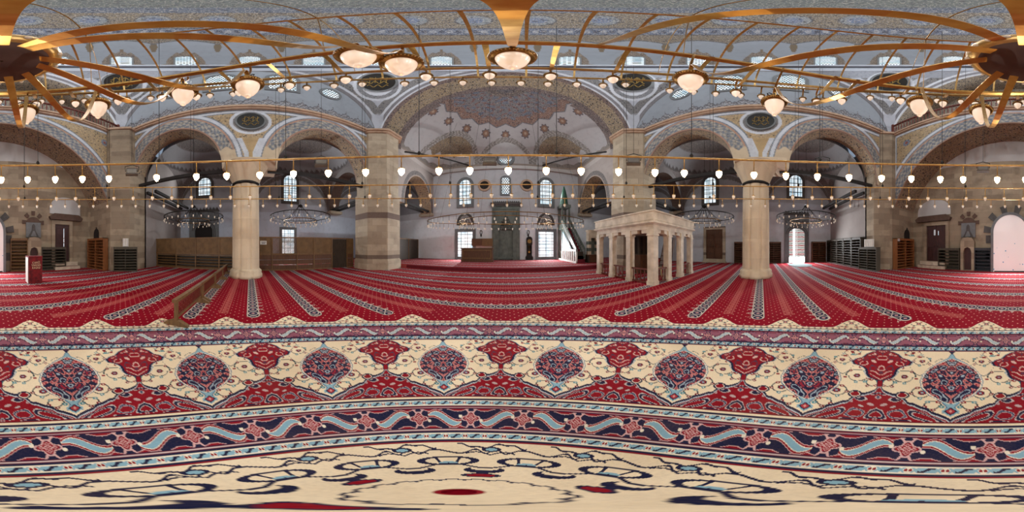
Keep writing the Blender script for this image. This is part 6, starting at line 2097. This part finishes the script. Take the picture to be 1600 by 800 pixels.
# striped stone fragment with a niche on its wooden stand
r = root('wooden_stand', (7.12, 12.0, FZ), 'low dark wooden stand carrying the striped stone niche near the minbar', 'stand')
b = MB(); b.box((7.12, 12.0, FZ + 0.62), (1.25, 0.75, 0.07)); b.build('top', M['wood_brown'], r)
b = MB(); b.box((7.12, 12.0, FZ + 0.3), (1.05, 0.6, 0.56)); b.build('body', M['wood_brown'], r)
for sx in (-1, 1):
    b = MB(); b.box((7.12 + sx * 0.56, 12.0, FZ + 0.3), (0.08, 0.7, 0.6)); b.build('leg', M['wood_dark'], r)
r = root('stone_niche', (7.12, 12.05, FZ + 0.66), 'small cream and grey striped stone niche standing on the wooden stand', 'stone niche')
for k in range(7):
    z = FZ + 0.66 + 0.27 * k
    h = 0.27
    mk = M['marble' if k % 2 == 0 or k >= 5 else 'marble_grey']
    for sx in (-1, 1):
        b = MB(); b.box((7.12 + sx * 0.38, 12.05, z + h / 2), (0.26, 0.4, h)); b.build('course', mk, r)
    if k >= 5: b = MB(); b.box((7.12, 12.05, z + h / 2), (0.5, 0.4, h)); b.build('lintel', mk, r)
b = MB(); b.box((7.12, 12.2, FZ + 1.35), (0.6, 0.1, 1.35)); b.build('niche_back', M['marble_grey'], r)
b = MB(); b.box((7.12, 12.05, FZ + 2.6), (1.12, 0.46, 0.12)); b.build('cap', M['marble'], r)

# ------------------------------------------------------------------ light: daylight enters by the panes, the lamps glow; dim sky behind
w = bpy.data.worlds.new('sky'); SC.world = w; w.use_nodes = True
w.node_tree.nodes['Background'].inputs[0].default_value = rgb(190, 210, 235)
w.node_tree.nodes['Background'].inputs[1].default_value = 0.35


def lamp(name, kind, loc, energy, color, size=None, rot=None, **kw):
    l = bpy.data.lights.new(name, kind); l.energy = energy; l.color = color
    if size is not None:
        if kind == 'AREA': l.shape = 'RECTANGLE'; l.size, l.size_y = size
        else: l.shadow_soft_size = size
    for k, v in kw.items(): setattr(l, k, v)
    o = bpy.data.objects.new(name, l); COL.objects.link(o); o.location = loc
    if rot: o.rotation_euler = rot
    return o


for i, (p, n, e) in enumerate(DAY):
    o = lamp('daylight', 'SPOT', p, e, (0.95, 0.975, 1.0), 0.0)
    o.data.spot_size = math.radians(172); o.data.spot_blend = 0.6
    o.rotation_euler = Vector(n).to_track_quat('-Z', 'Y').to_euler()

# ------------------------------------------------------------------ camera
cam = bpy.data.cameras.new('camera'); cam.type = 'PANO'
cam.panorama_type = 'EQUIRECTANGULAR'
cam.latitude_min = math.radians(-90); cam.latitude_max = math.radians(84)
cam.longitude_min = -PI; cam.longitude_max = PI
cam.clip_start = 0.02; cam.clip_end = 200
co = bpy.data.objects.new('camera', cam); COL.objects.link(co)
co.location = (0, 0, 1.5); co.rotation_euler = (PI / 2, 0, -math.radians(10 / 4.4444))
SC.camera = co
vs = SC.view_settings
vs.view_transform = 'Standard'; vs.look = 'None'; vs.gamma = 1.0; vs.use_curve_mapping = False
vs.exposure = 0.30
cy_ = SC.cycles
cy_.use_denoising = True
cy_.max_bounces = 8; cy_.diffuse_bounces = 5; cy_.glossy_bounces = 3; cy_.transmission_bounces = 2
cy_.sample_clamp_indirect = 6.0
cy_.caustics_reflective = False; cy_.caustics_refractive = False
